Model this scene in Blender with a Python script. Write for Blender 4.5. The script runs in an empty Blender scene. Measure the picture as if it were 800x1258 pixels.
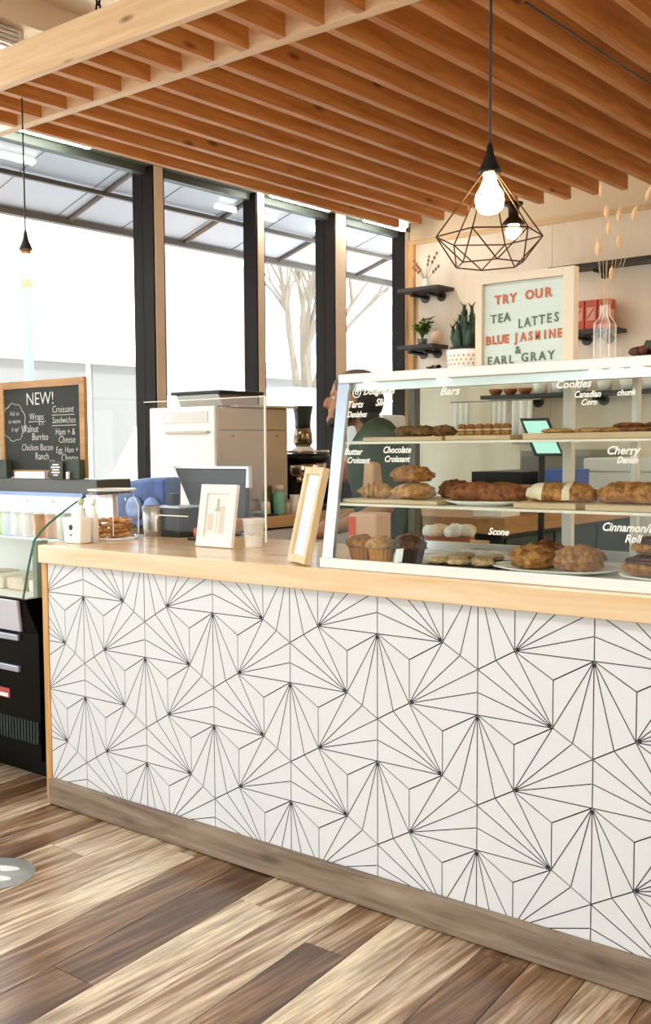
import bpy, bmesh, math, random
from mathutils import Vector, Matrix, noise
random.seed(7)
PI = math.pi
scn = bpy.context.scene
COL = scn.collection

# ------------------------------------------------------------------ camera
cam_d = bpy.data.cameras.new('camera')
cam = bpy.data.objects.new('camera', cam_d)
COL.objects.link(cam)
F, YAW, PITCH, ROLL = 1321.2, -0.71525, -0.0750, -0.01045
fw = Vector((math.sin(YAW)*math.cos(PITCH), math.cos(YAW)*math.cos(PITCH), math.sin(PITCH)))
rt = Vector((math.cos(YAW), -math.sin(YAW), 0)); up = rt.cross(fw)
r2 = rt*math.cos(ROLL) + up*math.sin(ROLL); u2 = up*math.cos(ROLL) - rt*math.sin(ROLL)
m = Matrix((r2, u2, -fw)).transposed().to_4x4()
m.translation = Vector((3.0514, -2.574, 1.3698))
cam.matrix_world = m
cam_d.sensor_fit = 'VERTICAL'; cam_d.sensor_height = 36.0; cam_d.lens = F*36/1258
cam_d.shift_x = (400-306.15)/1258; cam_d.shift_y = (647.39-629)/1258
cam_d.clip_start = .05; cam_d.clip_end = 200
scn.camera = cam

# ------------------------------------------------------------------ sky, lamps, exposure
w = bpy.data.worlds.new('sky'); scn.world = w; w.use_nodes = True
nt = w.node_tree; bg = nt.nodes['Background']
sky = nt.nodes.new('ShaderNodeTexSky'); sky.sky_type = 'NISHITA'; sky.sun_disc = False
sky.sun_elevation = math.radians(38); sky.sun_rotation = math.radians(150); sky.dust_density = 3.0
mx = nt.nodes.new('ShaderNodeMixRGB'); mx.inputs[0].default_value = .72
mx.inputs[2].default_value = (.97, .985, 1.0, 1)
sm_ = nt.nodes.new('ShaderNodeMixRGB'); sm_.blend_type = 'MULTIPLY'; sm_.inputs[0].default_value = 1
sm_.inputs[2].default_value = (.16, .16, .16, 1)
nt.links.new(sky.outputs[0], sm_.inputs[1]); nt.links.new(sm_.outputs[0], mx.inputs[1]); nt.links.new(mx.outputs[0], bg.inputs[0])
bg.inputs[1].default_value = 3.2
scn.view_settings.view_transform = 'Standard'; scn.view_settings.look = 'None'
scn.view_settings.exposure = 0.86; scn.view_settings.gamma = 1.0
scn.view_settings.use_curve_mapping = False
try:
    scn.cycles.use_denoising = True
    scn.cycles.max_bounces = 10; scn.cycles.diffuse_bounces = 5; scn.cycles.glossy_bounces = 4
    scn.cycles.transparent_max_bounces = 16; scn.cycles.sample_clamp_indirect = 6
except Exception: pass
def area(name, loc, size, sy, power, col=(1, .93, .84), rot=(0, 0, 0)):
    d = bpy.data.lights.new(name, 'AREA'); d.shape = 'RECTANGLE'; d.size = size; d.size_y = sy; d.energy = power; d.color = col
    o = bpy.data.objects.new(name, d); o.location = loc; o.rotation_euler = rot; COL.objects.link(o); return o
# unseen area lamps added overhead as interior fill; a high sun behind the building lights the street
area('overhead_fill', (2.6, -3.2, 3.42), 1.2, 1.2, 34, (1, .97, .93))
area('overhead_fill', (.4, -3.2, 3.42), 1.2, 1.2, 30, (.95, .98, 1))
area('overhead_fill', (4.6, 3.4, 3.42), 1.0, 1.0, 60, (1, .90, .78))
sd = bpy.data.lights.new('sun', 'SUN'); sd.energy = 2.6; sd.angle = math.radians(1); sd.color = (1, .97, .92)
so = bpy.data.objects.new('sun', sd); so.rotation_euler = Vector((-.62, .10, -.75)).to_track_quat('-Z', 'Y').to_euler(); COL.objects.link(so)

# ------------------------------------------------------------------ materials
def lin(h):
    h = h.lstrip('#'); out = []
    for i in (0, 2, 4):
        v = int(h[i:i+2], 16)/255
        out.append(v/12.92 if v <= .04045 else ((v+.055)/1.055)**2.4)
    return (*out, 1)
MATS = {}
def mat(name, col, rough=.5, metal=0, vary=0, scale=30, emit=0, ecol=None, coat=0, bump=0, spec=None, sheen=0):
    if name in MATS: return MATS[name]
    m = bpy.data.materials.new(name); m.use_nodes = True; MATS[name] = m
    n = m.node_tree.nodes; l = m.node_tree.links; b = n['Principled BSDF']
    b.inputs['Base Color'].default_value = lin(col); b.inputs['Roughness'].default_value = rough; b.inputs['Metallic'].default_value = metal
    if coat: b.inputs['Coat Weight'].default_value = coat; b.inputs['Coat Roughness'].default_value = .08
    if spec is not None: b.inputs['Specular IOR Level'].default_value = spec
    if emit:
        b.inputs['Emission Color'].default_value = lin(ecol or col); b.inputs['Emission Strength'].default_value = emit
    if vary or bump:
        tc = n.new('ShaderNodeTexCoord'); ns = n.new('ShaderNodeTexNoise'); ns.inputs['Scale'].default_value = scale; ns.inputs['Detail'].default_value = 5
        l.new(tc.outputs['Object'], ns.inputs['Vector'])
        if vary:
            hs = n.new('ShaderNodeHueSaturation'); hs.inputs['Color'].default_value = lin(col)
            mr = n.new('ShaderNodeMapRange'); mr.inputs[1].default_value = .3; mr.inputs[2].default_value = .7
            mr.inputs[3].default_value = 1-vary; mr.inputs[4].default_value = 1+vary
            l.new(ns.outputs[0], mr.inputs[0]); l.new(mr.outputs[0], hs.inputs['Value']); l.new(hs.outputs[0], b.inputs['Base Color'])
        if bump:
            bp = n.new('ShaderNodeBump'); bp.inputs['Strength'].default_value = bump; bp.inputs['Distance'].default_value = .004
            l.new(ns.outputs[0], bp.inputs['Height']); l.new(bp.outputs[0], b.inputs['Normal'])
    return m
def wood(name, light, dark, axis='x', scale=6., stretch=14., rough=.45, knots=.6, coat=0, contrast=(.35, .7), knotcol='#6b3a1a', tone=False, kscale=2.2):
    m = bpy.data.materials.new(name); m.use_nodes = True; MATS[name] = m
    n = m.node_tree.nodes; l = m.node_tree.links; b = n['Principled BSDF']
    b.inputs['Roughness'].default_value = rough
    if coat: b.inputs['Coat Weight'].default_value = coat; b.inputs['Coat Roughness'].default_value = .1
    tc = n.new('ShaderNodeTexCoord'); oi = n.new('ShaderNodeObjectInfo')
    add = n.new('ShaderNodeVectorMath'); add.operation = 'MULTIPLY_ADD'
    cmb = n.new('ShaderNodeCombineXYZ')
    for i in range(3): l.new(oi.outputs['Random'], cmb.inputs[i])
    add.inputs[1].default_value = (37, 53, 71)
    l.new(cmb.outputs[0], add.inputs[0]); l.new(tc.outputs['Object'], add.inputs[2])
    mp = n.new('ShaderNodeMapping'); s = [scale*stretch/6.]*3; s['xyz'.index(axis)] = scale/6.
    mp.inputs['Scale'].default_value = s; l.new(add.outputs[0], mp.inputs[0])
    n1 = n.new('ShaderNodeTexNoise'); n1.inputs['Scale'].default_value = 2.2; n1.inputs['Detail'].default_value = 8; n1.inputs['Roughness'].default_value = .62
    n1.inputs['Distortion'].default_value = .5
    l.new(mp.outputs[0], n1.inputs['Vector'])
    rp = n.new('ShaderNodeValToRGB'); rp.color_ramp.elements[0].position = contrast[0]; rp.color_ramp.elements[1].position = contrast[1]
    rp.color_ramp.elements[0].color = lin(dark); rp.color_ramp.elements[1].color = lin(light)
    src = n1.outputs[0]
    if tone:                                       # each plank's own tone, from its object colour
        sep = n.new('ShaderNodeSeparateColor'); l.new(oi.outputs['Color'], sep.inputs[0])
        ad = n.new('ShaderNodeMath'); ad.operation = 'ADD'; n2 = n.new('ShaderNodeTexNoise'); n2.inputs['Scale'].default_value = 1.1; n2.inputs['Detail'].default_value = 3
        mp3 = n.new('ShaderNodeMapping'); s3 = [9.]*3; s3['xyz'.index(axis)] = .9; mp3.inputs['Scale'].default_value = s3
        l.new(add.outputs[0], mp3.inputs[0]); l.new(mp3.outputs[0], n2.inputs['Vector'])
        mb2_ = n.new('ShaderNodeMath'); mb2_.operation = 'MULTIPLY_ADD'; mb2_.inputs[1].default_value = .75; mb2_.inputs[2].default_value = -.375
        l.new(n2.outputs[0], mb2_.inputs[0])
        sm2 = n.new('ShaderNodeMath'); sm2.operation = 'ADD'; l.new(n1.outputs[0], sm2.inputs[0]); l.new(mb2_.outputs[0], sm2.inputs[1])
        l.new(sm2.outputs[0], ad.inputs[0]); l.new(sep.outputs[0], ad.inputs[1])
        sb = n.new('ShaderNodeMath'); sb.operation = 'SUBTRACT'; sb.inputs[1].default_value = .5; l.new(ad.outputs[0], sb.inputs[0]); src = sb.outputs[0]
        e = rp.color_ramp.elements.new(.5*(contrast[0]+contrast[1])); e.color = lin('#8f6e50')
    l.new(src, rp.inputs[0]); out = rp.outputs[0]
    if knots:
        mp2 = n.new('ShaderNodeMapping'); s2 = [kscale*3.2]*3; s2['xyz'.index(axis)] = kscale; mp2.inputs['Scale'].default_value = s2
        l.new(add.outputs[0], mp2.inputs[0])
        vo = n.new('ShaderNodeTexVoronoi'); vo.inputs['Scale'].default_value = 1; l.new(mp2.outputs[0], vo.inputs['Vector'])
        r2_ = n.new('ShaderNodeValToRGB'); r2_.color_ramp.elements[0].position = .05; r2_.color_ramp.elements[1].position = .14
        r2_.color_ramp.elements[0].color = (knots,)*3+(1,); r2_.color_ramp.elements[1].color = (0, 0, 0, 1)
        l.new(vo.outputs['Distance'], r2_.inputs[0])
        mk = n.new('ShaderNodeMixRGB'); mk.inputs[2].default_value = lin(knotcol)
        l.new(r2_.outputs[0], mk.inputs[0]); l.new(out, mk.inputs[1]); out = mk.outputs[0]
    if tone:                                       # fine grain and patches of wear over the plank's colour
        n4 = n.new('ShaderNodeTexNoise'); n4.inputs['Scale'].default_value = 5; n4.inputs['Detail'].default_value = 9; n4.inputs['Roughness'].default_value = .7
        mp4 = n.new('ShaderNodeMapping'); s4 = [7.]*3; s4['xyz'.index(axis)] = .8; mp4.inputs['Scale'].default_value = s4
        l.new(add.outputs[0], mp4.inputs[0]); l.new(mp4.outputs[0], n4.inputs['Vector'])
        mr4 = n.new('ShaderNodeMapRange'); mr4.inputs[1].default_value = .3; mr4.inputs[2].default_value = .7; mr4.inputs[3].default_value = .55; mr4.inputs[4].default_value = 1.35; l.new(n4.outputs[0], mr4.inputs[0])
        hs4 = n.new('ShaderNodeHueSaturation'); l.new(mr4.outputs[0], hs4.inputs['Value']); l.new(out, hs4.inputs['Color']); out = hs4.outputs[0]
    l.new(out, b.inputs['Base Color'])
    bp = n.new('ShaderNodeBump'); bp.inputs['Strength'].default_value = .15; bp.inputs['Distance'].default_value = .003
    l.new(n1.outputs[0], bp.inputs['Height']); l.new(bp.outputs[0], b.inputs['Normal'])
    return m
def glass(name, tint='#ffffff', refl=1.0):
    m = bpy.data.materials.new(name); m.use_nodes = True; MATS[name] = m
    n = m.node_tree.nodes; l = m.node_tree.links; n.remove(n['Principled BSDF'])
    t = n.new('ShaderNodeBsdfTransparent'); t.inputs[0].default_value = lin(tint)
    g = n.new('ShaderNodeBsdfGlossy'); g.inputs['Roughness'].default_value = .02
    lw = n.new('ShaderNodeLayerWeight'); lw.inputs[0].default_value = .5            # Schlick's law on the facing angle, the same from both sides
    p5 = n.new('ShaderNodeMath'); p5.operation = 'POWER'; p5.inputs[1].default_value = 5; l.new(lw.outputs['Facing'], p5.inputs[0])
    k = n.new('ShaderNodeMath'); k.operation = 'MULTIPLY_ADD'; k.inputs[1].default_value = .96*refl; k.inputs[2].default_value = .04*refl; l.new(p5.outputs[0], k.inputs[0])
    mxs = n.new('ShaderNodeMixShader'); l.new(k.outputs[0], mxs.inputs[0]); l.new(t.outputs[0], mxs.inputs[1]); l.new(g.outputs[0], mxs.inputs[2])
    l.new(mxs.outputs[0], n['Material Output'].inputs[0]); return m

PINE = wood('pine_slat', '#d99c5a', '#b67231', 'y', 5, 16, .55, .8, knotcol='#5a2a10', kscale=2.6)
PINEX = wood('pine_beam_lit', '#efcfa8', '#e0b788', 'x', 5, 16, .55, .8, knotcol='#6a3a18', kscale=2.6)  # paler copy of the slat pine, frontal light put into its colour
TOPW = wood('worktop_pine', '#efd7b6', '#e0bb8c', 'x', 5, 12, .25, .55, coat=.35, knotcol='#b07a48', kscale=1.6)
EDGEW = wood('post_pine', '#d9ab72', '#c08a4c', 'z', 5, 12, .5, .4)
KICK = wood('grey_weathered', '#a3907c', '#6e5c4c', 'x', 7, 10, .55, .5, knotcol='#3a2a20')
PLANK = wood('rustic_plank', '#e2d0b2', '#4c2f1a', 'y', 5, 32, .3, .5, coat=.22, contrast=(.20, .72), knotcol='#3a2416', tone=True, kscale=1.4)
BOARD = wood('board_wood', '#dcc3a0', '#c3a27a', 'x', 8, 10, .5, 0)
FRAMEW = wood('chalk_frame_wood', '#c99a62', '#ad7a45', 'x', 8, 10, .5, 0)
PLY = wood('plywood', '#f6e8d4', '#ecd8bd', 'z', 3, 5, .5, .12, knotcol='#b08a62', kscale=1.2)
LEANW = wood('leaning_frame_wood', '#ead0a8', '#d9b888', 'z', 8, 10, .5, 0)
PREPW = wood('prep_edge_wood', '#c9935a', '#a8733e', 'y', 6, 12, .45, .2)
TILE = mat('tile_white', '#dfe0e2', .32)
LINE = mat('tile_line', '#26272c', .6)
GROUT = mat('grout', '#1d1e22', .8)
CREAM = mat('cream_paint', '#f0e2c8', .7, vary=.02, scale=3)
BEIGE = mat('beige_paint', '#e6cfae', .7)
WHITE = mat('white_paint', '#f2efe9', .45)
WHITEM = mat('white_metal', '#eeeae4', .3, .1)
ALU = mat('aluminium', '#d9d9d8', .3, .85)
BLUEALU = mat('brushed_rail', '#c3cbd8', .3, .7)
STEEL = mat('stainless', '#b9a991', .26, .95, vary=.05, scale=8)
BLACK = mat('black_plastic', '#151515', .4)
BLACKM = mat('black_satin', '#0b0c0d', .35, spec=.3)
FRIDGEB = mat('fridge_black', '#050606', .4, spec=.12)
DARKB = mat('bronze_frame', '#1c130d', .5, spec=.15)
LIGHTB = mat('frame_lit_beige', '#d6c6b2', .4)
GLASS = glass('clear_glass')
WGLASS = glass('window_glass', '#f6fafa')
CGLASS = glass('case_glass', '#f6f9f7', .15)
ACRYL = glass('acrylic', '#fbfbfb', .4)
GEDGE = mat('glass_edge', '#2f6a5c', .2)
AEDGE = mat('acrylic_edge_glint', '#f4ece0', .3)  # whitish colour stands in for the highlight along the acrylic's edges
CHALKB = mat('chalkboard', '#33352f', .75, vary=.12, scale=6)
CHALK = mat('chalk', '#eceae2', .9)
CHALKG = mat('chalk_marker', '#f7f5ee', .7)
CERAM = mat('ceramic_white', '#f4f1ec', .3)
PAPER = mat('paper_white', '#f3f0ea', .8)
KRAFT = mat('kraft_paper', '#e6bd96', .85, vary=.06, scale=10)
LEAF = mat('dark_leaf', '#1f3a1e', .5, vary=.3, scale=20)
LEAF2 = mat('pale_leaf', '#6f8a3f', .5, vary=.35, scale=25)
LEAFR = mat('red_leaf', '#5a2a20', .5, vary=.3, scale=20)
SOIL = mat('soil', '#2b2018', .9)
BRASS = mat('cage_wire', '#4a3220', .4, .7)
BULB = mat('bulb_glow', '#fff3dc', .3, emit=26, ecol='#ffd9a0')
BULB2 = mat('bulb_small_glow', '#fff3dc', .3, emit=14, ecol='#ffe6c0')
TUBE = mat('tube_glow', '#ffffff', .3, emit=34, ecol='#fffaf0')
CASEL = mat('case_lamp_glow', '#ffffff', .3, emit=4, ecol='#fff6e6')
BUNNY = mat('dried_grass', '#e9bf95', .9, vary=.12, scale=60)
STALK = mat('dried_stalk', '#d9bd97', .8)
RED = mat('red_carton', '#c8583f', .6, vary=.1, scale=15)
REDD = mat('dark_red', '#8a2a20', .6)
ORANGE = mat('orange_red', '#e2582e', .5)
NAVY = mat('navy', '#17212b', .5)
TEAL = mat('teal_screen', '#9fd4c8', .3, emit=.6, ecol='#9fd4c8')
def bake(name, a, b, scale=70, rough=.6, bump=.9, lo=.38, hi=.62):
    m = mat(name, a, rough); n = m.node_tree.nodes; l = m.node_tree.links; p = n['Principled BSDF']
    tc = n.new('ShaderNodeTexCoord'); n1 = n.new('ShaderNodeTexNoise'); n1.inputs['Scale'].default_value = scale; n1.inputs['Detail'].default_value = 6; n1.inputs['Roughness'].default_value = .7
    rp = n.new('ShaderNodeValToRGB'); rp.color_ramp.elements[0].position = lo; rp.color_ramp.elements[1].position = hi
    rp.color_ramp.elements[0].color = lin(b); rp.color_ramp.elements[1].color = lin(a)
    bp = n.new('ShaderNodeBump'); bp.inputs['Strength'].default_value = bump; bp.inputs['Distance'].default_value = .006
    l.new(tc.outputs['Object'], n1.inputs['Vector']); l.new(n1.outputs[0], rp.inputs[0]); l.new(rp.outputs[0], p.inputs['Base Color']); l.new(n1.outputs[0], bp.inputs['Height']); l.new(bp.outputs[0], p.inputs['Normal'])
    return m
BREAD = bake('baked_crust', '#d3964c', '#7c4318', 55)
BREADD = bake('dark_crust', '#a8622a', '#5a2a10', 50)
BREADL = bake('pale_crust', '#e2b677', '#a8682c', 60)
DOUGH = mat('sugar_crust', '#ead7ba', .8, vary=.12, scale=30, bump=.4)
CHOC = bake('chocolate_crumb', '#744a2c', '#3a2012', 70)
OAT = bake('oat_crumble', '#a8793f', '#4a2c14', 110, .8, 1.0)
CUPP = mat('muffin_wrap', '#b0743c', .7, vary=.15, scale=20)
CUPD = mat('dark_wrap', '#3c2619', .6)
GLAZE = mat('cinnamon_glaze', '#4e2412', .3, vary=.3, scale=25)
BISC = mat('biscotti', '#c08a4c', .8, vary=.3, scale=30)
SKIN = mat('skin', '#a8744f', .5)
SHIRT = mat('green_shirt', '#2c3d25', .85, vary=.2, scale=12)
TROUS = mat('dark_trousers', '#1d1d22', .8)
CAPM = mat('cap_cloth', '#64574b', .9)
HAIR = mat('dark_hair', '#17110d', .6)
MINT = mat('mint_enamel', '#7fc3a8', .35)
BLUEP = mat('blue_film', '#3f62a8', .35, vary=.45, scale=9)
GREY = mat('grey_metal', '#9a958c', .4, .4)
SILV = mat('silver_pot', '#b5b0a8', .3, .7)

# ------------------------------------------------------------------ mesh builder
class MB:
    def __init__(s): s.v = []; s.f = []; s.mi = []; s.sm = []
    def add(s, vs, fs, mi=0, smooth=False):
        o = len(s.v); s.v += [tuple(v) for v in vs]
        for f in fs: s.f.append(tuple(i+o for i in f)); s.mi.append(mi); s.sm.append(smooth)
        return s
    def box(s, x0, y0, z0, x1, y1, z1, mi=0):
        v = [(x0,y0,z0),(x1,y0,z0),(x1,y1,z0),(x0,y1,z0),(x0,y0,z1),(x1,y0,z1),(x1,y1,z1),(x0,y1,z1)]
        return s.add(v, [(3,2,1,0),(4,5,6,7),(0,1,5,4),(1,2,6,5),(2,3,7,6),(3,0,4,7)], mi)
    def hexa(s, bot, top, mi=0):
        return s.add(list(bot)+list(top), [(3,2,1,0),(4,5,6,7),(0,1,5,4),(1,2,6,5),(2,3,7,6),(3,0,4,7)], mi)
    def tube(s, pts, r, n=8, mi=0, caps=True):
        pts = [Vector(p) for p in pts]; N = len(pts)
        rs = r if isinstance(r, (list, tuple)) else [r]*N
        vs = []; prev = None
        for i, p in enumerate(pts):
            d = (pts[min(i+1, N-1)]-pts[max(i-1, 0)]).normalized()
            if prev is None:
                a = Vector((0, 0, 1)) if abs(d.z) < .9 else Vector((1, 0, 0)); x = d.cross(a).normalized()
            else:
                x = (prev - d*prev.dot(d)); x = x.normalized() if x.length > 1e-6 else d.orthogonal().normalized()
            prev = x; y = d.cross(x)
            for k in range(n):
                t = 2*PI*k/n; vs.append(p + (x*math.cos(t)+y*math.sin(t))*rs[i])
        fs = [(i*n+k, i*n+(k+1) % n, (i+1)*n+(k+1) % n, (i+1)*n+k) for i in range(N-1) for k in range(n)]
        s.add(vs, fs, mi, True)
        if caps:
            s.add([vs[k] for k in range(n)], [tuple(reversed(range(n)))], mi); s.add([vs[(N-1)*n+k] for k in range(n)], [tuple(range(n))], mi)
        return s
    def lathe(s, prof, c=(0, 0, 0), n=20, mi=0, smooth=True, wob=None):
        vs = []
        for r, z in prof:
            for k in range(n):
                t = 2*PI*k/n; q = r*(wob(k, z) if wob else 1); vs.append((c[0]+q*math.cos(t), c[1]+q*math.sin(t), c[2]+z))
        P = len(prof)
        fs = [(i*n+k, i*n+(k+1) % n, (i+1)*n+(k+1) % n, (i+1)*n+k) for i in range(P-1) for k in range(n)]
        if prof[0][0] > 1e-5: fs.append(tuple(reversed(range(n))))
        if prof[-1][0] > 1e-5: fs.append(tuple((P-1)*n+k for k in range(n)))
        return s.add(vs, fs, mi, smooth)
    def lump(s, c, r, amp=.12, freq=2.2, seed=0, nu=18, nv=11, flat=-.75, mi=0, rot=0):
        """a noisy ellipsoid whose underside is cut flat"""
        vs = []; ca, sa = math.cos(rot), math.sin(rot)
        for j in range(nv):
            ph = -PI/2 + PI*j/(nv-1)
            for i in range(nu):
                th = 2*PI*i/nu
                d = Vector((math.cos(ph)*math.cos(th), math.cos(ph)*math.sin(th), math.sin(ph)))
                k = 1 + amp*noise.noise(d*freq + Vector((seed*3.1, seed*1.7, seed*.9))) + amp*.6*noise.noise(d*freq*2.7 + Vector((seed, 5, seed*2.))) + amp*.35*noise.noise(d*freq*6 + Vector((seed, 9, 1)))
                z = max(d.z*k, flat); x, y = d.x*k*r[0], d.y*k*r[1]
                vs.append((c[0]+x*ca-y*sa, c[1]+x*sa+y*ca, c[2]+z*r[2]))
        fs = [(j*nu+i, j*nu+(i+1) % nu, (j+1)*nu+(i+1) % nu, (j+1)*nu+i) for j in range(nv-1) for i in range(nu)]
        return s.add(vs, fs, mi, True)
    def prism(s, poly, a, b, plane='xz', mi=0):
        """poly extruded from a to b along the axis missing from plane"""
        def P(q, t): return {'xz': (q[0], t, q[1]), 'yz': (t, q[0], q[1]), 'xy': (q[0], q[1], t)}[plane]
        n = len(poly); vs = [P(q, a) for q in poly]+[P(q, b) for q in poly]
        return s.add(vs, [tuple(range(n)), tuple(reversed(range(n, 2*n)))]+[(i, i+n, (i+1) % n+n, (i+1) % n) for i in range(n)], mi)
    def build(s, name, mats, parent=None, bev=0, loc=None):
        me = bpy.data.meshes.new(name); me.from_pydata(s.v, [], s.f)
        for mm in (mats if isinstance(mats, (list, tuple)) else [mats]): me.materials.append(mm)
        me.polygons.foreach_set('material_index', s.mi); me.polygons.foreach_set('use_smooth', s.sm); me.update()
        bm = bmesh.new(); bm.from_mesh(me); bmesh.ops.recalc_face_normals(bm, faces=bm.faces); bm.to_mesh(me); bm.free()
        o = bpy.data.objects.new(name, me); COL.objects.link(o)
        if parent: o.parent = parent
        if loc: o.location = loc
        if bev:
            bv = o.modifiers.new('bevel', 'BEVEL'); bv.width = bev; bv.segments = 2; bv.limit_method = 'ANGLE'
        return o
def tag(o, label, cat, group=None):
    o['label'] = label; o['category'] = cat
    if group: o['group'] = group
    return o
def thing(name, label, cat, loc=(0, 0, 0), rz=0, group=None):
    o = bpy.data.objects.new(name, None); COL.objects.link(o); o.location = loc; o.rotation_euler = (0, 0, rz); o.empty_display_size = .05
    return tag(o, label, cat, group)
def struct(o): o['kind'] = 'structure'; return o
def stuff(o): o['kind'] = 'stuff'; return o
def dup(root, loc, label, rz=None, group=None, scale=None):
    r = root.copy(); COL.objects.link(r); r.location = loc; r['label'] = label
    if rz is not None: r.rotation_euler = (0, 0, rz)
    if scale: r.scale = (scale,)*3
    if group: r['group'] = group
    for ch in list(root.children):
        c = ch.copy(); COL.objects.link(c); c.parent = r
        for g in list(ch.children):
            d = g.copy(); COL.objects.link(d); d.parent = c
    return r
def box(name, m, x0, y0, z0, x1, y1, z1, parent=None, bev=0):
    return MB().box(x0, y0, z0, x1, y1, z1).build(name, m, parent, bev)
def text(name, body, size, m, parent, org, tilt=0., rz=0., align='LEFT', shear=0., ext=.0006, offs=0., sx=1.):
    cu = bpy.data.curves.new('t', 'FONT'); cu.body = body; cu.size = size; cu.align_x = align; cu.shear = shear
    cu.extrude = ext; cu.offset = offs; cu.resolution_u = 2
    t = bpy.data.objects.new('t', cu); COL.objects.link(t); bpy.context.view_layer.update()
    me = bpy.data.meshes.new_from_object(t); bpy.data.objects.remove(t); bpy.data.curves.remove(cu)
    me.name = name; me.materials.clear(); me.materials.append(m)
    M = Matrix.Translation(org) @ Matrix.Rotation(rz, 4, 'Z') @ Matrix.Rotation(PI/2-tilt, 4, 'X') @ Matrix.Diagonal((sx, 1, 1, 1))
    me.transform(M)
    o = bpy.data.objects.new(name, me); COL.objects.link(o)
    if parent: o.parent = parent
    return o

# ------------------------------------------------------------------ the room
FX0, FX1, FY0, FY1 = -1.7, 5.6, -5.0, 4.9
floor = struct(box('floor', mat('subfloor', '#5a4433', .6), FX0, FY0, -.08, FX1, FY1, -.006))
# planks: boundaries across x and the tone of each, laid 5.5 degrees off the counter's normal
bx = [-1.7, -1.5, -1.3, -1.1, -.92, -.74, -.56, -.38, -.2, -.04, .1, .28, .45, .6, .76, .92, 1.08, 1.24, 1.38, 1.52, 1.66, 1.8, 1.95, 2.1, 2.27, 2.44, 2.6, 2.8, 3.0, 3.2, 3.4, 3.6]
tones = [.5, .44, .56, .4, .5, .6, .36, .62, .42, .34, .66, .60, .64, .38, .33, .68, .62, .34, .66, .60, .33, .36, .60, .38, .58, .34, .6, .4, .55, .36, .6]
cs, sn = math.cos(math.radians(5.5)), math.sin(math.radians(5.5))
rr = random.Random(3)
for i in range(len(bx)-1):
    y = -2.9 + rr.uniform(-.5, .1); first = True
    while y < .95:
        ln = rr.uniform(.95, 1.35); y1 = y+ln
        if bx[i] > .0 and y > -.02: break
        g = .0012
        x0, x1 = bx[i]+g, bx[i+1]-g; ya, yb = y+g, y1-g
        # shear along the laid direction: x = x - (y)*tan
        tn = sn/cs
        lim = .95 if bx[i+1] < .05 else .02
        yb = min(yb, lim)
        if yb-ya > .05:
            q = [(x0-ya*tn, ya), (x1-ya*tn, ya), (x1-yb*tn, yb), (x0-yb*tn, yb)]
            q = [(max(a, FX0), b) for a, b in q]
            if q[1][0] > FX0+.01:
                p = MB().prism(q, -.006, rr.uniform(-.0006, 0), 'xy').build('plank', PLANK, floor)
                tt = .485+(tones[i]-.5)*.8+rr.uniform(-.04, .04); p.color = (tt, tt, tt, 1)
        y = y1
ceil = struct(box('ceiling', CREAM, FX0, FY0, 3.5, FX1, FY1, 3.6))
# side wall of windows (x = -1.7) : sill wall, header, mullions, panes
wl = struct(bpy.data.objects.new('wall_left', None)); COL.objects.link(wl)
box('sill_wall', CREAM, FX0-.12, FY0, 0, FX0, FY1, .55, wl)
box('header', mat('header_green', '#56604f', .5), FX0-.15, FY0, 3.06, FX0, FY1, 3.5, wl)
cols = [(-4.9, -4.8, 'n'), (-3.3, -3.2, 'n'), (-1.7, -1.6, 'n'), (-.2, -.1, 'w'), (2.045, 2.145, 'w'), (3.005, 3.095, 'n'), (3.885, 4.035, 'w'), (4.82, 4.9, 'n')]
for a, b, k in cols:
    dp = .18 if k == 'w' else .12
    box('mullion', DARKB, FX0-dp, a, .55, FX0-.006, b, 3.06, wl)
    box('mullion_face', LIGHTB, FX0-.0055, a+.012, .55, FX0, b-.014, 3.06, wl, .001)  # room-side face coloured paler to carry the interior light on it
for i in range(len(cols)-1):
    wn = struct(bpy.data.objects.new('window_%d' % (i+1), None)); COL.objects.link(wn)
    a, b = cols[i][1], cols[i+1][0]
    box('pane', WGLASS, FX0-.099, a, .6, FX0-.093, b, 3.02, wn)
    box('bottom_rail', DARKB, FX0-.12, a, .55, FX0-.06, b, .6, wn); box('top_rail', mat('rail_green', '#47514a', .5), FX0-.12, a, 3.02, FX0-.06, b, 3.06, wn)
# back wall: plywood sheets below, painted above, trim between
wb = struct(bpy.data.objects.new('wall_back', None)); COL.objects.link(wb)
box('painted_panel', BEIGE, FX0-.12, FY1, 2.99, FX1, FY1+.12, 3.5, wb)
xs = [-1.70, -.48, .74, 1.96, 3.18, 4.4, 5.6]
for i in range(6): box('plywood_panel', PLY, xs[i]+.0015, FY1-.012, .0, xs[i+1]-.0015, FY1, 2.96, wb)
box('wall_core', CREAM, FX0-.12, FY1, 0, FX1, FY1+.12, 2.99, wb)
struct(box('trim_1', wood('trim_pine', '#e6c79c', '#d4ac78', 'x', 6, 12, .5, .1), FX0, FY1-.03, 2.955, FX1, FY1, 2.99))
struct(box('trim_2', EDGEW, FX0, FY1-.045, 0, FX0+.06, FY1-.012, 2.955))
struct(box('wall_right', CREAM, FX1, FY0, 0, FX1+.12, FY1, 3.5))
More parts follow.
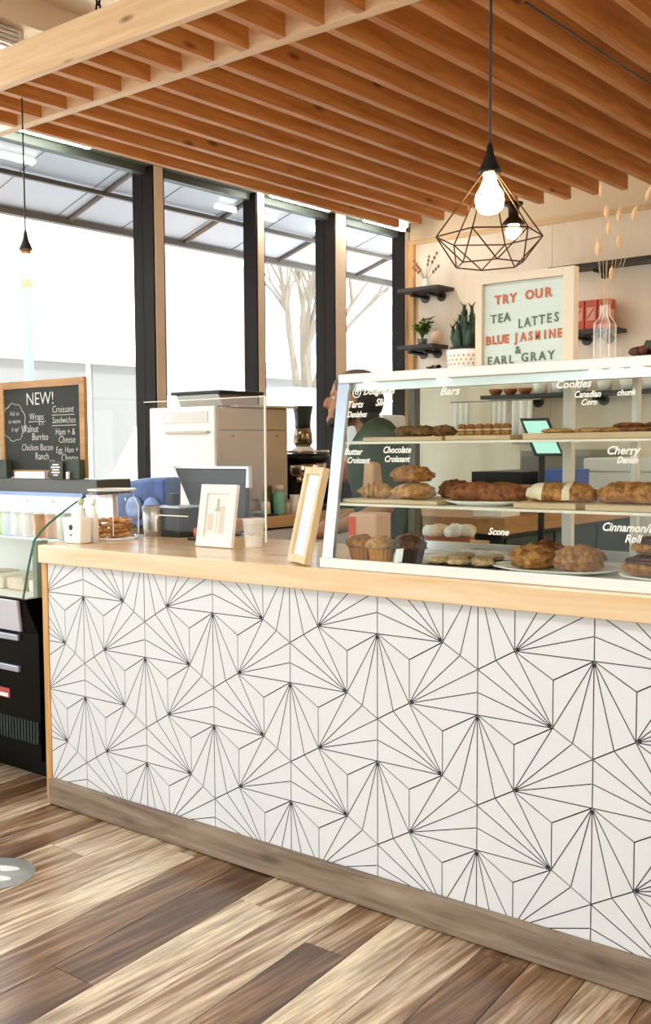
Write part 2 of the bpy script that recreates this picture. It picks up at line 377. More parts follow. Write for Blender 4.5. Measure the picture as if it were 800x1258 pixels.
# wall behind the viewer with two windows
wf = struct(bpy.data.objects.new('wall_front', None)); COL.objects.link(wf)
WFM = mat('front_wall_paint', '#a89c8c', .8)
for xa, xb, za, zb in ((FX0, FX1, 0, .7), (FX0, FX1, 2.7, 3.5), (FX0, -.6, .7, 2.7), (1.2, 2.6, .7, 2.7), (4.4, FX1, .7, 2.7)): box('panel', WFM, xa, FY0-.12, za, xb, FY0, zb, wf)
for xa, xb in ((-.6, 1.2), (2.6, 4.4)):
    box('pane', WGLASS, xa, FY0-.066, .7, xb, FY0-.06, 2.7, wf); box('mullion', DARKB, (xa+xb)/2-.03, FY0-.1, .7, (xa+xb)/2+.03, FY0-.02, 2.7, wf)
# soffit with its air vent at the far left of the ceiling
struct(box('trim_3', CREAM, FX0, FY0, 3.36, -1.16, FY1, 3.5))
ac = thing('ceiling_vent', 'white slatted air vent hanging under the ceiling soffit at top left', 'vent', (-1.42, .42, 3.36))
MB().box(-.2, -.55, -.10, .2, .32, 0).build('housing', WHITE, ac, .008)
for i in range(4): box('slat', ALU, .2, -.5, -.09+i*.022, .214, .28, -.078+i*.022, ac)
# fluorescent tubes along the window head
for i, (a, b, lb) in enumerate([(-.3, 1.45, 'white fluorescent tube along window head left of the widest dark post'), (2.95, 3.64, 'white fluorescent tube along window head in the third window'), (4.02, 4.6, 'white fluorescent tube along window head nearest the plywood wall')]):
    t = thing('tube_light', lb, 'light', (-1.55, a, 3.02), 0, 'fluorescent tubes along the window head')
    L = b-a
    MB().box(-.1495, 0, .045, .05, L, .07).build('housing', WHITE, t)
    MB().box(-.03, 0, .015, .03, .03, .045).build('end_cap', WHITE, t); MB().box(-.03, L-.03, .015, .03, L, .045).build('end_cap', WHITE, t)
    MB().box(-.1495, 0, .05, -.13, L, .12).build('bracket', WHITE, t)
    MB().tube([(0, .03, 0), (0, L-.03, 0)], .019, 10).build('tube', TUBE, t)

# ------------------------------------------------------------------ hanging pine slat canopy
pg = thing('slat_canopy', 'hanging pine canopy of parallel wooden slats over the counter', 'canopy', (0, 0, 2.87))
MB().box(-1.35, .23, 0, 2.9, .268, .15).build('beam', PINEX, pg, .002)
MB().box(-1.35, .612, -.0015, 2.9, .665, .15).build('cross_beam', PINEX, pg, .002)
SX0, SD = -.978, .1785
for k in range(-1, 21):
    x = SX0+k*SD
    sl_ = MB().box(x, .2685, 0, x+.036, .6115, .158).box(x, .6655, 0, x+.036, 3.85, .158).build('slat', PINE, pg)
for i, (x, y) in enumerate([(-.19, .30), (2.2, .30), (-.19, 3.6), (2.2, 3.6)]):
    ch = thing('hanging_chain', ['dark steel chain holding the canopy beam at top left', 'dark steel chain holding the canopy beam at right', 'dark steel chain holding the canopy far end at left', 'dark steel chain holding the canopy far end at right'][i], 'chain', (x, y, 3.028), 0)
    for j in range(10):
        z0 = j*.047; ring = []
        for q in range(9):
            t = 2*PI*q/8; u = .011*math.cos(t); v_ = .030*math.sin(t)
            ring.append((u, 0, z0+.03+v_) if j % 2 else (0, u, z0+.03+v_))
        MB().tube(ring, .0042, 6, caps=False).build('link', BLACKM, ch)
# conduit lines along two slats at right
cd = MB().tube([(1.66, .27, 3.02-.158), (1.66, 3.8, 2.862)], .006, 6).build('cable', BLACK); tag(cd, 'black cable run under a canopy slat at upper right', 'cable')
cd = MB().tube([(1.30, .9, 2.862), (1.30, 3.8, 2.862)], .004, 6).build('cable', BLACK); tag(cd, 'thin black cable under a canopy slat above the letter board', 'cable')

# ------------------------------------------------------------------ pendants
PX, PY = 1.522, .25
pn = thing('cage_pendant', 'faceted wire cage pendant lamp with a bare glowing globe bulb', 'lamp', (PX, PY, 0))
MB().tube([(0, 0, 2.21), (0, 0, 2.8695)], .004, 8).build('cable', BLACK, pn)
MB().lathe([(.004, 2.225), (.009, 2.215), (.012, 2.19), (.021, 2.17), (.034, 2.145), (.034, 2.14), (.0, 2.14)]).build('socket_cap', BLACKM, pn)
b_ = MB().lathe([(.017, 2.14), (.018, 2.118), (.021, 2.112), (.026, 2.10), (.038, 2.082), (.041, 2.062), (.037, 2.042), (.025, 2.028), (.0, 2.022)], n=24).build('bulb', BULB, pn)
b_['label'] = 'glowing warm globe bulb'
cage = MB()
def ringp(r, z, n, a0): return [Vector((r*math.cos(a0+2*PI*i/n), r*math.sin(a0+2*PI*i/n), z)) for i in range(n)]
A0 = -YAW
top = ringp(.02, 2.14, 6, A0); mid = ringp(.153, 1.962, 6, A0); bot = ringp(.098, 1.882, 6, A0+PI/6)
E_ = []
for i in range(6):
    E_ += [(top[i], mid[i]), (mid[i], mid[(i+1) % 6]), (mid[i], bot[i]), (mid[(i+1) % 6], bot[i]), (bot[i], bot[(i+1) % 6])]
for a, b in E_: MB().tube([a, b], .0022, 5).build('wire', BRASS, pn)
pl = thing('ceiling_lamp', 'bare bulb in a dark lampholder under the far end of the canopy', 'lamp', (-.18, 3.70, 2.87))
MB().lathe([(.06, 0), (.06, -.012), (.035, -.03), (.032, -.085), (.07, -.125), (.072, -.135), (.0, -.135)]).build('lampholder', mat('dark_bronze', '#3a2c20', .35, .6), pl)
MB().lathe([(.03, -.13), (.045, -.16), (.05, -.185), (.035, -.215), (0, -.228)], n=18).build('bulb', BULB2, pl)
p3 = thing('pendant_lamp', 'small black pendant with a glowing bulb hanging before the left window', 'lamp', (-.782, .38, 0))
MB().tube([(0, 0, 2.30), (0, 0, 2.8695)], .0035, 8).build('cable', BLACK, p3)
MB().lathe([(.004, 2.315), (.008, 2.30), (.012, 2.27), (.028, 2.235), (.028, 2.228), (0, 2.228)]).build('socket_cap', mat('pendant_brown', '#2b1c12', .4), p3)
MB().lathe([(.02, 2.228), (.02, 2.21), (.0, 2.21)]).build('collar', mat('copper', '#c08050', .4, .4), p3)
MB().lathe([(.016, 2.21), (.022, 2.19), (.038, 2.165), (.041, 2.145), (.034, 2.122), (.018, 2.108), (0, 2.105)], n=20).build('bulb', BULB2, p3)

# ------------------------------------------------------------------ counter
CX0, CX1 = -.205, 2.9
ct = thing('service_counter', 'long service counter faced with white hexagon tiles of dark fanning lines', 'counter', (0, 0, 0))
MB().box(CX0, .0075, .0, CX1, .10, .934).build('carcass', mat('carcass', '#8a8078', .7), ct)
MB().box(CX0, .004, .095, CX1, .0075, .934).build('grout_bed', GROUT, ct)
MB().box(-.238, -.004, 0, CX0-.0003, .10, .934).build('end_post', EDGEW, ct, .002)
MB().box(CX0, -.022, .004, CX1, .0038, .1).build('kickboard', KICK, ct, .002)
S = .1255; HW = math.sqrt(3)*S/2; Z0 = .823
def clip(poly, x0, x1, z0, z1):
    for ax, lo, val in ((0, True, x0), (0, False, x1), (1, True, z0), (1, False, z1)):
        out = []
        for i in range(len(poly)):
            a, b = poly[i], poly[(i+1) % len(poly)]
            ia = a[ax] >= val if lo else a[ax] <= val; ib = b[ax] >= val if lo else b[ax] <= val
            if ia: out.append(a)
            if ia != ib:
                t = (val-a[ax])/(b[ax]-a[ax]); out.append((a[0]+(b[0]-a[0])*t, a[1]+(b[1]-a[1])*t))
        poly = out
        if not poly: return []
    return poly
for i in range(-3, 28):
    for k in range(-2, 4):
        cx = i*HW; cz = Z0-S-(1.5*S if i % 2 else 0)-3*S*k
        hexv = [(cx+math.cos(PI/2+j*PI/3)*S, cz+math.sin(PI/2+j*PI/3)*S) for j in range(6)]     # top, UL, LL, bottom, LR, UR
        sh = (S-.0020)/S
        tp = clip([(cx+(x-cx)*sh, cz+(z-cz)*sh) for x, z in hexv], CX0+.001, CX1, .1005, .9335)
        if len(tp) < 3: continue
        mb = MB().prism(tp, 0, .0039, 'xz', 0)
        v0 = {0: 0, 1: 4, 2: 2}[i % 3]
        V = hexv[v0]; O = hexv[(v0+3) % 6]; Pm, Pn = hexv[(v0+2) % 6], hexv[(v0+4) % 6]
        ends = [Pm, Pn, O, ((Pm[0]+O[0])/2, (Pm[1]+O[1])/2), ((Pn[0]+O[0])/2, (Pn[1]+O[1])/2)]
        for e in ends:
            dx, dz = e[0]-V[0], e[1]-V[1]; L = math.hypot(dx, dz); dx /= L; dz /= L; wv = .0014
            a = (V[0]+dx*.004, V[1]+dz*.004); b = (e[0]-dx*.002, e[1]-dz*.002)
            q = [(a[0]-dz*wv, a[1]+dx*wv), (b[0]-dz*wv, b[1]+dx*wv), (b[0]+dz*wv, b[1]-dx*wv), (a[0]+dz*wv, a[1]-dx*wv)]
            q = clip(q, CX0+.001, CX1, .1005, .9335)
            if len(q) >= 3: mb.add([(x, -.0004, z) for x, z in q], [tuple(range(len(q)))], 1)
        dcx, dcz = V[0]+(O[0]-V[0])*.045, V[1]+(O[1]-V[1])*.045
        dq = clip([(dcx+.0055*math.cos(t*PI/4), dcz+.0055*math.sin(t*PI/4)) for t in range(8)], CX0+.001, CX1, .1005, .9335)
        if len(dq) >= 3: mb.add([(x, -.0006, z) for x, z in dq], [tuple(range(len(dq)))], 1)
        mb.build('tile', [TILE, LINE], ct)
wt = MB().prism([(-.222, -.032), (CX1, -.032), (CX1, .68), (-.235, .68), (-.26, .5), (-.30, .16)], .936, 1.004, 'xy').build('worktop', TOPW, None, .004)
tag(wt, 'glossy pale pine worktop lying along the tiled counter', 'worktop')
MB().box(-.2, .56, 0, CX1, .64, .934).build('back_panel', mat('carcass'[:7], '#8a8078'), ct)

# ------------------------------------------------------------------ pastry display case
DC = thing('pastry_case', 'white framed slanted glass pastry case standing on the worktop', 'display case', (0, 0, 0))
X0, X1 = 1.11, 2.75; YB = .52
SL = (.10-.012)/(1.552-1.022)
def fy(z): return .012+(z-1.022)*SL
TILT = math.atan(SL)
MB().box(X0-.012, .0, 1.0045, X1, YB, 1.0215).build('base', WHITEM, DC, .002)
MB().box(X0-.012, -.004, 1.0045, X1, .012, 1.034).build('front_rail', WHITEM, DC, .002)
rf = MB(); rf.box(X0-.012, .094, 1.556, X1, YB+.02, 1.584).build('roof', WHITEM, DC, .003)
MB().box(X0+.02, .115, 1.532, X1, .150, 1.556).build('lamp_channel', ALU, DC)
for x in (1.90, 1.955, 2.01, 1.45, 1.2):
    MB().lathe([(.0, -.008), (.010, -.006), (.012, 0), (0, 0)], (x, .105, 1.5555), 10).build('lamp', CASEL, DC)
def slantbar(x0, x1, off, th, z0, z1, m, name):
    a0, a1 = fy(z0)+off, fy(z1)+off
    MB().hexa([(x0, a0, z0), (x1, a0, z0), (x1, a0+th, z0), (x0, a0+th, z0)], [(x0, a1, z1), (x1, a1, z1), (x1, a1+th, z1), (x0, a1+th, z1)]).build(name, m, DC, .002)
slantbar(X0-.014, X0+.026, -.004, .016, 1.022, 1.556, BLUEALU, 'front_post')
slantbar(X0+.026, X1, 0, .005, 1.034, 1.556, CGLASS, 'front_glass')
sg = MB().add([(X0, fy(1.03)+.012, 1.025), (X0, YB-.01, 1.025), (X0, YB-.01, 1.556), (X0, fy(1.556)+.012, 1.556)], [(0, 1, 2, 3)]).build('side_glass', CGLASS, DC)
for x0, m_ in ((X0-.014, mat('dark_upright', '#5b564c', .4, .4)), (1.64, WHITEM), (1.848, WHITEM), (2.45, WHITEM)):
    MB().box(x0, YB-.03, 1.0215, x0+.028 if x0 < 1.7 else x0+.018, YB, 1.556).build('upright', m_, DC, .002)
MB().box(X0+.02, YB-.006, 1.05, X1, YB-.002, 1.55).build('back_door', CGLASS, DC)
MB().box(X0+.02, YB-.02, 1.0215, X1, YB, 1.05).build('back_rail', ALU, DC)
MB().box(X0+.004, fy(1.374)+.008, 1.3725, X1, YB-.032, 1.379).build('shelf', mat('shelf_edge', '#efe6d8', .25), DC)
MB().box(X0+.004, fy(1.19)+.008, 1.189, X1, YB-.032, 1.196).build('shelf', mat('shelf_edge', '#efe6d8', .25), DC)
# handwriting on the slanted glass
def glasstext(body, x, z, size, sx=1., sh=.25):
    text('lettering', body, size, CHALKG, DC, (x, fy(z)-.0022, z), -TILT*-1, 0, 'LEFT', sh, .0004, .0006, sx)
ring = []
for r in (.014, .005):
    pts = [(1.168+r*math.cos(t*PI/8), fy(1.526+r*math.sin(t*PI/8))-.0022, 1.526+r*math.sin(t*PI/8)) for t in range(17)]
    MB().tube(pts, .0019, 5, caps=False).build('chalk_ring', CHALKG, DC)
for a in [('Doughnuts', 1.192, 1.519, .026, .95), ('Tarts', 1.137, 1.482, .028, .95), ('Danishes', 1.140, 1.453, .026, .75), ('Slices', 1.239, 1.485, .030, .9), ('Butter', 1.143, 1.341, .027, .9), ('Croissant', 1.155, 1.316, .026, .8), ('Chocolate', 1.280, 1.346, .027, .85), ('Croissant', 1.288, 1.320, .026, .85), ('Bars', 1.455, 1.508, .032, 1.1), ('Cookies', 1.802, 1.512, .030, .95), ('Canadian', 1.855, 1.486, .024, .8), ('Corn', 1.875, 1.466, .022, .9), ('chunk', 1.968, 1.487, .022, .9), ('Cherry', 1.953, 1.340, .030, .95), ('Danish', 1.982, 1.318, .024, .8), ('Scone', 1.644, 1.126, .026, .95), ('Cinnamon/R', 1.957, 1.150, .030, .88), ('Roll', 2.018, 1.124, .028, .9)]:
    glasstext(*a)
# boards and plates in the case
def slab(name, label, cat, m_, x0, y0, z0, x1, y1, z1, grp=None, bev=.003):
    o = MB().box(x0, y0, z0, x1, y1, z1).build(name, m_, None, bev); return tag(o, label, cat, grp)
def plate(name, label, cx, cy, z, rx, ry, m_=CERAM, grp=None):
    vs = []; mb = MB(); n = 28
    for r, zz in ((.72, 0), (.75, .003), (1, .011), (1, .014), (.73, .006), (0, .005)):
        for k in range(n): vs.append((rx*r*math.cos(2*PI*k/n), ry*r*math.sin(2*PI*k/n), zz))
    fs = [(i*n+k, i*n+(k+1) % n, (i+1)*n+(k+1) % n, (i+1)*n+k) for i in range(5) for k in range(n)]+[tuple(reversed(range(n)))]
    mb.add(vs, fs, 0, True); o = mb.build(name, m_, None, 0, (cx, cy, z)); return tag(o, label, 'plate', grp)
T1, T2, T3 = 1.3795, 1.1965, 1.0222
slab('serving_board', 'pale wooden board under the dark crumble bars on the top shelf', 'board', BOARD, 1.17, .12, T1, 1.445, .33, T1+.013, 'boards in the pastry case')
slab('serving_board', 'pale wooden board under the row of round cookies on the top shelf', 'board', BOARD, 1.455, .12, T1, 1.66, .33, T1+.014, 'boards in the pastry case')
slab('serving_board', 'pale wooden board at the right of the top shelf under flat cookies', 'board', BOARD, 1.70, .11, T1, 2.2, .36, T1+.017, 'boards in the pastry case')
slab('serving_board', 'long pale board under the croissants and biscuits on the middle shelf', 'board', BOARD, 1.13, .07, T2, 1.46, .33, T2+.012, 'boards in the pastry case')
slab('serving_board', 'wooden board under the sugared pastry in the middle of the middle shelf', 'board', BOARD, 1.70, .06, T2, 1.875, .33, T2+.016, 'boards in the pastry case')
slab('serving_board', 'wooden board under the right-hand loaf on the middle shelf', 'board', BOARD, 1.90, .06, T2, 2.2, .33, T2+.016, 'boards in the pastry case')
slab('paper_sheet', 'white paper sheet at the left end of the top shelf', 'paper', PAPER, 1.13, .12, T1, 1.165, .30, T1+.002, None, 0)
plate('plate', 'white plate under the long glazed loaf on the middle shelf', 1.555, .17, T2, .115, .10)
plate('plate', 'white plate under the two rough scones at the case bottom', 1.77, .165, T3, .175, .13)
plate('plate', 'white plate under the cinnamon buns at the case bottom', 2.08, .16, T3, .12, .12)
# crumble bars
bars = [(1.275, .20, 0), (1.335, .20, 1), (1.395, .21, 2), (1.28, .28, 3), (1.36, .28, 4)]
for i, (x, y, sd) in enumerate(bars):
    o = MB(); o.lump((0, 0, .014), (.036, .036, .019), .28, 4, sd, 16, 9, -.7)
    tag(o.build('crumble_bar', OAT, None, 0, (x, y, T1+.0135)), ['dark oat crumble bar at left front of the top shelf', 'dark oat crumble bar second along the top shelf front', 'dark oat crumble bar third along the top shelf front', 'dark oat crumble bar in the back row at left', 'dark oat crumble bar in the back row at right'][i], 'pastry', 'crumble bars on the top shelf')
# row of sandwich cookies
for i in range(6):
    t = thing('filled_cookie', 'round golden filled cookie, number %s from the left of the row on the top shelf' % ['one', 'two', 'three', 'four', 'five', 'six'][i], 'cookie', (1.477+i*.028, .18, T1+.0145), .3, 'row of round cookies on the top shelf')
    MB().lathe([(0, 0), (.011, .0005), (.0145, .005), (.0145, .010), (.012, .014)], n=12).build('lower_half', BREAD, t)
    MB().lathe([(.0135, .0142), (.0135, .0178)], n=12).build('filling', DOUGH, t)
    MB().lathe([(.012, .018), (.0145, .022), (.0135, .028), (.008, .032), (0, .033)], n=12).build('upper_half', BREAD, t)
# flat cookies right
ck = [(1.76, .2, .045, BREADL, 0), (1.84, .22, .042, BREADL, 0), (1.91, .2, .042, BREAD, 0), (1.98, .19, .042, BREADD, 0), (1.95, .22, .042, BREADD, .012), (2.06, .2, .045, BREADD, 0), (2.03, .21, .04, BREADD, .012)]
cl = ['pale flat cookie at the left of the right-hand board', 'pale flat cookie second on the right-hand board', 'golden flat cookie third on the right-hand board', 'brown flat cookie lying fourth on the right-hand board', 'brown flat cookie lying upon two others', 'brown flat cookie at the right end of the top shelf', 'brown flat cookie topmost at the right end of the top shelf']
for i, (x, y, r, m_, dz) in enumerate(ck):
    tag(MB().lump((0, 0, .005), (r, r, .0085), .16, 3, i, 20, 7, -.6).build('flat_cookie', m_, None, 0, (x, y, T1+.0172+dz)), cl[i], 'cookie', 'flat cookies on the top shelf')
# croissants
def croissant(name, label, loc, L, r, rz, m_=BREADL):
    n = 42; pts = []; rs = []
    for i in range(n+1):
        t = i/n*2-1; a = t*1.0
        pts.append((L*.5*math.sin(a)/math.sin(1.0), .35*L*(1-math.cos(a))*-1, 0))
        seg = abs(math.sin(t*PI*3.5)); rs.append(max(.16, (1-abs(t)**1.8))*r*(.68+.38*seg))
    o = MB().tube(pts, rs, 12)
    o.v = [(x, y, max(z, -r*.72)+r*.72) for x, y, z in o.v]
    q = o.build(name, m_, None, 0, loc); q.rotation_euler = (0, 0, rz); return tag(q, label, 'croissant', 'croissants in the pastry case')
croissant('croissant', 'golden ridged croissant lying by the kraft bag', (1.205, .145, T2+.0125), .115, .029, .25)
croissant('croissant', 'darker croissant half behind the biscuit stack', (1.262, .262, T2+.0125), .11, .027, .1, BREAD)
def lumpobj(name, label, cat, loc, r, m_, amp=.14, freq=2.4, seed=0, rz=0, grp=None, flat=-.8):
    o = MB().lump((0, 0, 0), r, amp*1.15, freq, seed, 32, 19, flat); lo = min(v[2] for v in o.v); o.v = [(a, b, c-lo) for a, b, c in o.v]
    q = o.build(name, m_, None, 0, loc); q.rotation_euler = (0, 0, rz); return tag(q, label, cat, grp)
lumpobj('biscuit', 'golden biscuit at the bottom of the stack of two', 'biscuit', (1.332, .15, T2+.0125), (.066, .052, .027), BREADL, .2, 2.6, 3, 0, 'biscuits on the middle shelf')
lumpobj('biscuit', 'golden biscuit lying on top of the stack of two', 'biscuit', (1.325, .155, T2+.064), (.064, .05, .026), BREAD, .2, 2.6, 5, .3, 'biscuits on the middle shelf')
lumpobj('biscuit', 'brown biscuit behind the stack near the glazed loaf', 'biscuit', (1.395, .275, T2+.0125), (.05, .042, .030), BREADD, .2, 2.6, 8, 0, 'biscuits on the middle shelf')
def loaf(name, label, loc, L, wy, h, m_, rz=0, seed=0, mtop=None, band=0):
    t = thing(name, label, 'pastry', loc, rz, 'long pastries on the middle shelf')
    mb = MB(); n = 20; k = 14
    vs = []
    for i in range(n+1):
        u = i/n*2-1; e = max(.5, (1-abs(u)**7))
        for j in range(k):
            a = 2*PI*j/k; cx = math.cos(a); sz = math.sin(a)
            q = 1+.2*noise.noise(Vector((u*5+seed, cx*1.6, sz*1.6)))+.08*noise.noise(Vector((u*14+seed, cx*4, sz*4)))
            vs.append((u*L/2, wy/2*e*cx*q, max(sz*h*.62*e*q, -h*.38)+h*.38))
    fs = [(i*k+j, i*k+(j+1) % k, (i+1)*k+(j+1) % k, (i+1)*k+j) for i in range(n) for j in range(k)]+[tuple(range(k)), tuple(n*k+j for j in range(k))]
    mb.add(vs, fs, 0, True); mb.build('crust', m_, t)
    if mtop:
        for a_, b_ in mtop:
            mb2 = MB(); i0, i1 = int((a_+1)/2*n), int((b_+1)/2*n)
            vv = []
            for i in range(i0, i1+1):
                for j in range(0, k//2+3):
                    x, y, z = vs[i*k+(j-1) % k]; vv.append((x, y*1.03, (z-h*.4)*1.03+h*.4+.001))
            kk = k//2+3
            mb2.add(vv, [(i*kk+j, i*kk+j+1, (i+1)*kk+j+1, (i+1)*kk+j) for i in range(i1-i0) for j in range(kk-1)], 0, True)
            mb2.build('sugar_coat', DOUGH, t)
    return t
loaf('glazed_loaf', 'long glossy brown loaf pastry on the white plate', (1.565, .165, T2+.0125), .245, .09, .052, BREADD, 0, 2)
loaf('sugared_loaf', 'folded pastry half dusted with white sugar', (1.795, .155, T2+.0165), .19, .09, .050, BREAD, 0, 5, [(-1, -.35), (.25, .4)])
loaf('golden_loaf', 'golden flaky loaf at the right end of the middle shelf', (2.01, .15, T2+.0165), .21, .10, .056, BREAD, .05, 9)
# paper bag
kb = MB(); kb.hexa([(-.012, -.035, 0), (.03, -.035, 0), (.03, .035, 0), (-.012, .035, 0)], [(-.012, -.02, .112), (.026, -.02, .105), (.026, .02, .105), (-.022, .02, .112)])
kb = kb.build('paper_bag', KRAFT, None, .008, (1.144, .20, T2+.0125)); tag(kb, 'tan kraft paper bag standing beside the croissant', 'bag')
# muffins
def muffin(label, loc, r, h, wrap, top, seed):
    t = thing('muffin', label, 'muffin', loc, 0, 'muffins at the bottom of the case')
    MB().lathe([(0, 0), (r*.74, 0), (r*.78, .004), (r, h*.62), (r*.985, h*.62), (0, h*.60)], n=36, smooth=False, wob=lambda k, z: 1.03 if k % 2 else .97).build('wrapper', wrap, t)
    d = MB().lump((0, 0, h*.62), (r*1.16, r*1.16, h*.42), .16, 2.6, seed, 22, 11, -.15); d.build('crown', top, t); return t
muffin('large plain muffin at the left end of the case bottom', (1.163, .125, T3), .042, .072, CUPP, BREAD, 1)
muffin('golden muffin second from the left at the case bottom', (1.252, .098, T3), .041, .074, mat('muffin_wrap_gold', '#c4863f', .7, vary=.12, scale=20), BREADL, 2)
muffin('golden muffin half hidden behind the chocolate one', (1.275, .215, T3), .041, .074, CUPP, BREADL, 3)
muffin('chocolate muffin with a white price card before it', (1.352, .095, T3), .046, .080, CUPD, CHOC, 4)
cd = MB().add([(-.012, 0, .006), (.016, 0, .012), (.018, .006, .050), (-.008, .006, .046), (-.012, .0012, .006), (.016, .0012, .012), (.018, .0072, .050), (-.008, .0072, .046)], [(0, 1, 2, 3), (7, 6, 5, 4), (0, 4, 5, 1), (1, 5, 6, 2), (2, 6, 7, 3), (3, 7, 4, 0)]).build('price_card', PAPER, None, 0, (1.35, .034, T3+.0)); tag(cd, 'small white price card leaning on the chocolate muffin', 'card')
# wrapped cookies on dark tray
slab('baking_tray', 'flat black tray holding wrapped pale cookies', 'tray', BLACK, 1.415, .06, T3, 1.635, .30, T3+.006)
for i, (x, y) in enumerate([(1.45, .10), (1.515, .10), (1.585, .11), (1.46, .18), (1.54, .19), (1.44, .26), (1.53, .265)]):
    lumpobj('wrapped_cookie', 'pale wrapped cookie on the black tray, %s' % ['front left', 'front middle', 'front right', 'middle left', 'middle right', 'rear left', 'rear right'][i], 'cookie', (x, y, T3+.0065), (.034, .032, .011), (MATS.get('wrapped_oat') or bake('wrapped_oat', '#e6cc9e', '#b98a55', 80, .45)), .2, 3, i, i, 'wrapped cookies on the black tray')
cw = MB()
for i in range(9):
    for j in range(7):
        cw.v.append((1.41+i*.026, .065+j*.035, T3+.040+.006*noise.noise(Vector((i*.9, j*.9, 3)))-(.006 if i in (0, 8) or j in (0, 6) else 0)))
cw.f = [(i*7+j, (i+1)*7+j, (i+1)*7+j+1, i*7+j+1) for i in range(8) for j in range(6)]; cw.mi = [0]*48; cw.sm = [True]*48
tag(cw.build('plastic_wrap', GLASS, None), 'clear crinkled plastic wrap over the black tray', 'wrap')
# scones
lumpobj('scone', 'rough golden scone at the left of the white plate', 'scone', (1.715, .145, T3+.0085), (.060, .05, .034), BREAD, .22, 3.2, 11, 0, 'scones at the bottom of the case')
lumpobj('scone', 'darker scone half behind the left one', 'scone', (1.715, .235, T3+.0085), (.055, .045, .036), BREADD, .22, 3.2, 13, 0, 'scones at the bottom of the case')
lumpobj('scone', 'big knobbly scone at the right of the white plate', 'scone', (1.85, .14, T3+.0085), (.062, .05, .038), BREAD, .24, 3.4, 17, .4, 'scones at the bottom of the case')
# cinnamon buns
def bun(label, loc, r, h, seed):
    t = thing('cinnamon_bun', label, 'bun', loc, seed, 'cinnamon buns at the right of the case')
    MB().lump((0, 0, h*.5), (r, r, h*.55), .1, 2.5, seed, 22, 11, -.85).build('dough', BREAD, t)
    sp = [(r*(.12+.72*i/40)*math.cos(i*.42), r*(.12+.72*i/40)*math.sin(i*.42), h*1.02-h*.25*(i/40)**2) for i in range(41)]
    MB().tube(sp, .008, 6).build('glaze', GLAZE, t); return t
bun('cinnamon bun at the bottom of the stack of two', (2.045, .11, T3+.0125), .062, .045, 1)
bun('cinnamon bun lying on top of the stack of two', (2.055, .12, T3+.064), .055, .04, 2)
bun('cinnamon bun behind the stack of two', (2.11, .21, T3+.0125), .055, .045, 3)
slab('wood_block', 'pale wooden block standing behind the cinnamon buns', 'block', mat('pale_block', '#e0b987', .6, vary=.08, scale=8), 1.96, .30, T3, 2.16, .33, T3+.075)

# ------------------------------------------------------------------ on top of the case
RT = 1.5845
pot = thing('potted_succulent', 'dark green spiky succulent in a white patterned pot on the case', 'plant', (1.456, .24, RT))
prof = [(0, 0), (.052, 0), (.055, .004), (.058, .055), (.056, .058), (.05, .058), (.05, .05), (0, .05)]
MB().lathe(prof, n=28).build('pot', CERAM, pot)
for row in range(3):
    dm = MB()
    for k in range(26):
        t = 2*PI*(k+.5*row)/26; rr_ = .0578-.001*row; c = Vector((rr_*math.cos(t), rr_*math.sin(t), .040-.012*row)); tx = Vector((-math.sin(t), math.cos(t), 0))
        o_ = Vector((math.cos(t), math.sin(t), 0))*.0012
        dm.add([c+tx*.004+o_, c+Vector((0, 0, .005))+o_, c-tx*.004+o_, c-Vector((0, 0, .005))+o_], [(0, 1, 2, 3)])
    stuff(dm.build('pot_pattern', mat('pot_tan', '#c9a57c', .6), pot))
MB().lathe([(.046, .047), (.05, .068), (.0, .070)], n=20).build('inner_pot', BLACK, pot)
rr = random.Random(11)
for i, (ox, oy, h) in enumerate([(-.040, -.004, .062), (-.026, .012, .085), (-.018, -.018, .07), (-.010, .002, .122), (.004, -.014, .09), (.010, .018, .075), (.016, .0, .118), (.028, -.012, .085), (.032, .014, .09), (.042, .0, .075), (-.034, .02, .05), (.022, -.024, .06)]):
    pts = [(ox*.8, oy*.8, .066), (ox, oy, .066+h*.5), (ox*1.08, oy*1.08, .066+h)]
    st = MB().tube(pts, [.009, .012, .003], 8)
    for j in range(22):
        t = rr.random(); q = Vector(pts[0]).lerp(Vector(pts[2]), t); b = rr.uniform(0, 2*PI)
        e = q+Vector((math.cos(b)*.016, math.sin(b)*.016, .018)); s_ = Vector((-math.sin(b), math.cos(b), 0))*.005
        st.add([q-s_, q+s_, e], [(0, 1, 2)])
    st.build('stem', LEAF, pot)
lb = thing('letter_board', 'pale framed felt letter board advertising tea lattes on the case', 'sign', (1.505, .20, RT))
BW, BH = .297, .258
MB().box(0, 0, 0, .022, .03, BH).build('frame_side', mat('oak_pale', '#e3d3bb', .5), lb, .002)
MB().box(BW-.033, 0, 0, BW, .03, BH).build('frame_side', mat('oak_pale', '#e3d3bb', .5), lb, .002)
MB().box(.022, 0, 0, BW-.033, .03, .005).build('frame_rail', mat('oak_pale', '#e3d3bb', .5), lb)
MB().box(.022, 0, BH-.022, BW-.033, .03, BH).build('frame_rail', mat('oak_pale', '#e3d3bb', .5), lb)
ft = mat('felt_mint', '#dde6df', .95)
fb = MB().box(.022, .016, .005, BW-.033, .027, BH-.022)
for i in range(38): fb.box(.022, .014, .008+i*.006, BW-.033, .016, .0115+i*.006)
stuff(fb.build('felt', ft, lb))
ix, iw, iz, ih = .022, BW-.055, BH-.022, BH-.027
OR_ = mat('letter_orange', '#c2622c', .5); GR_ = mat('letter_grey', '#5f6a58', .5)
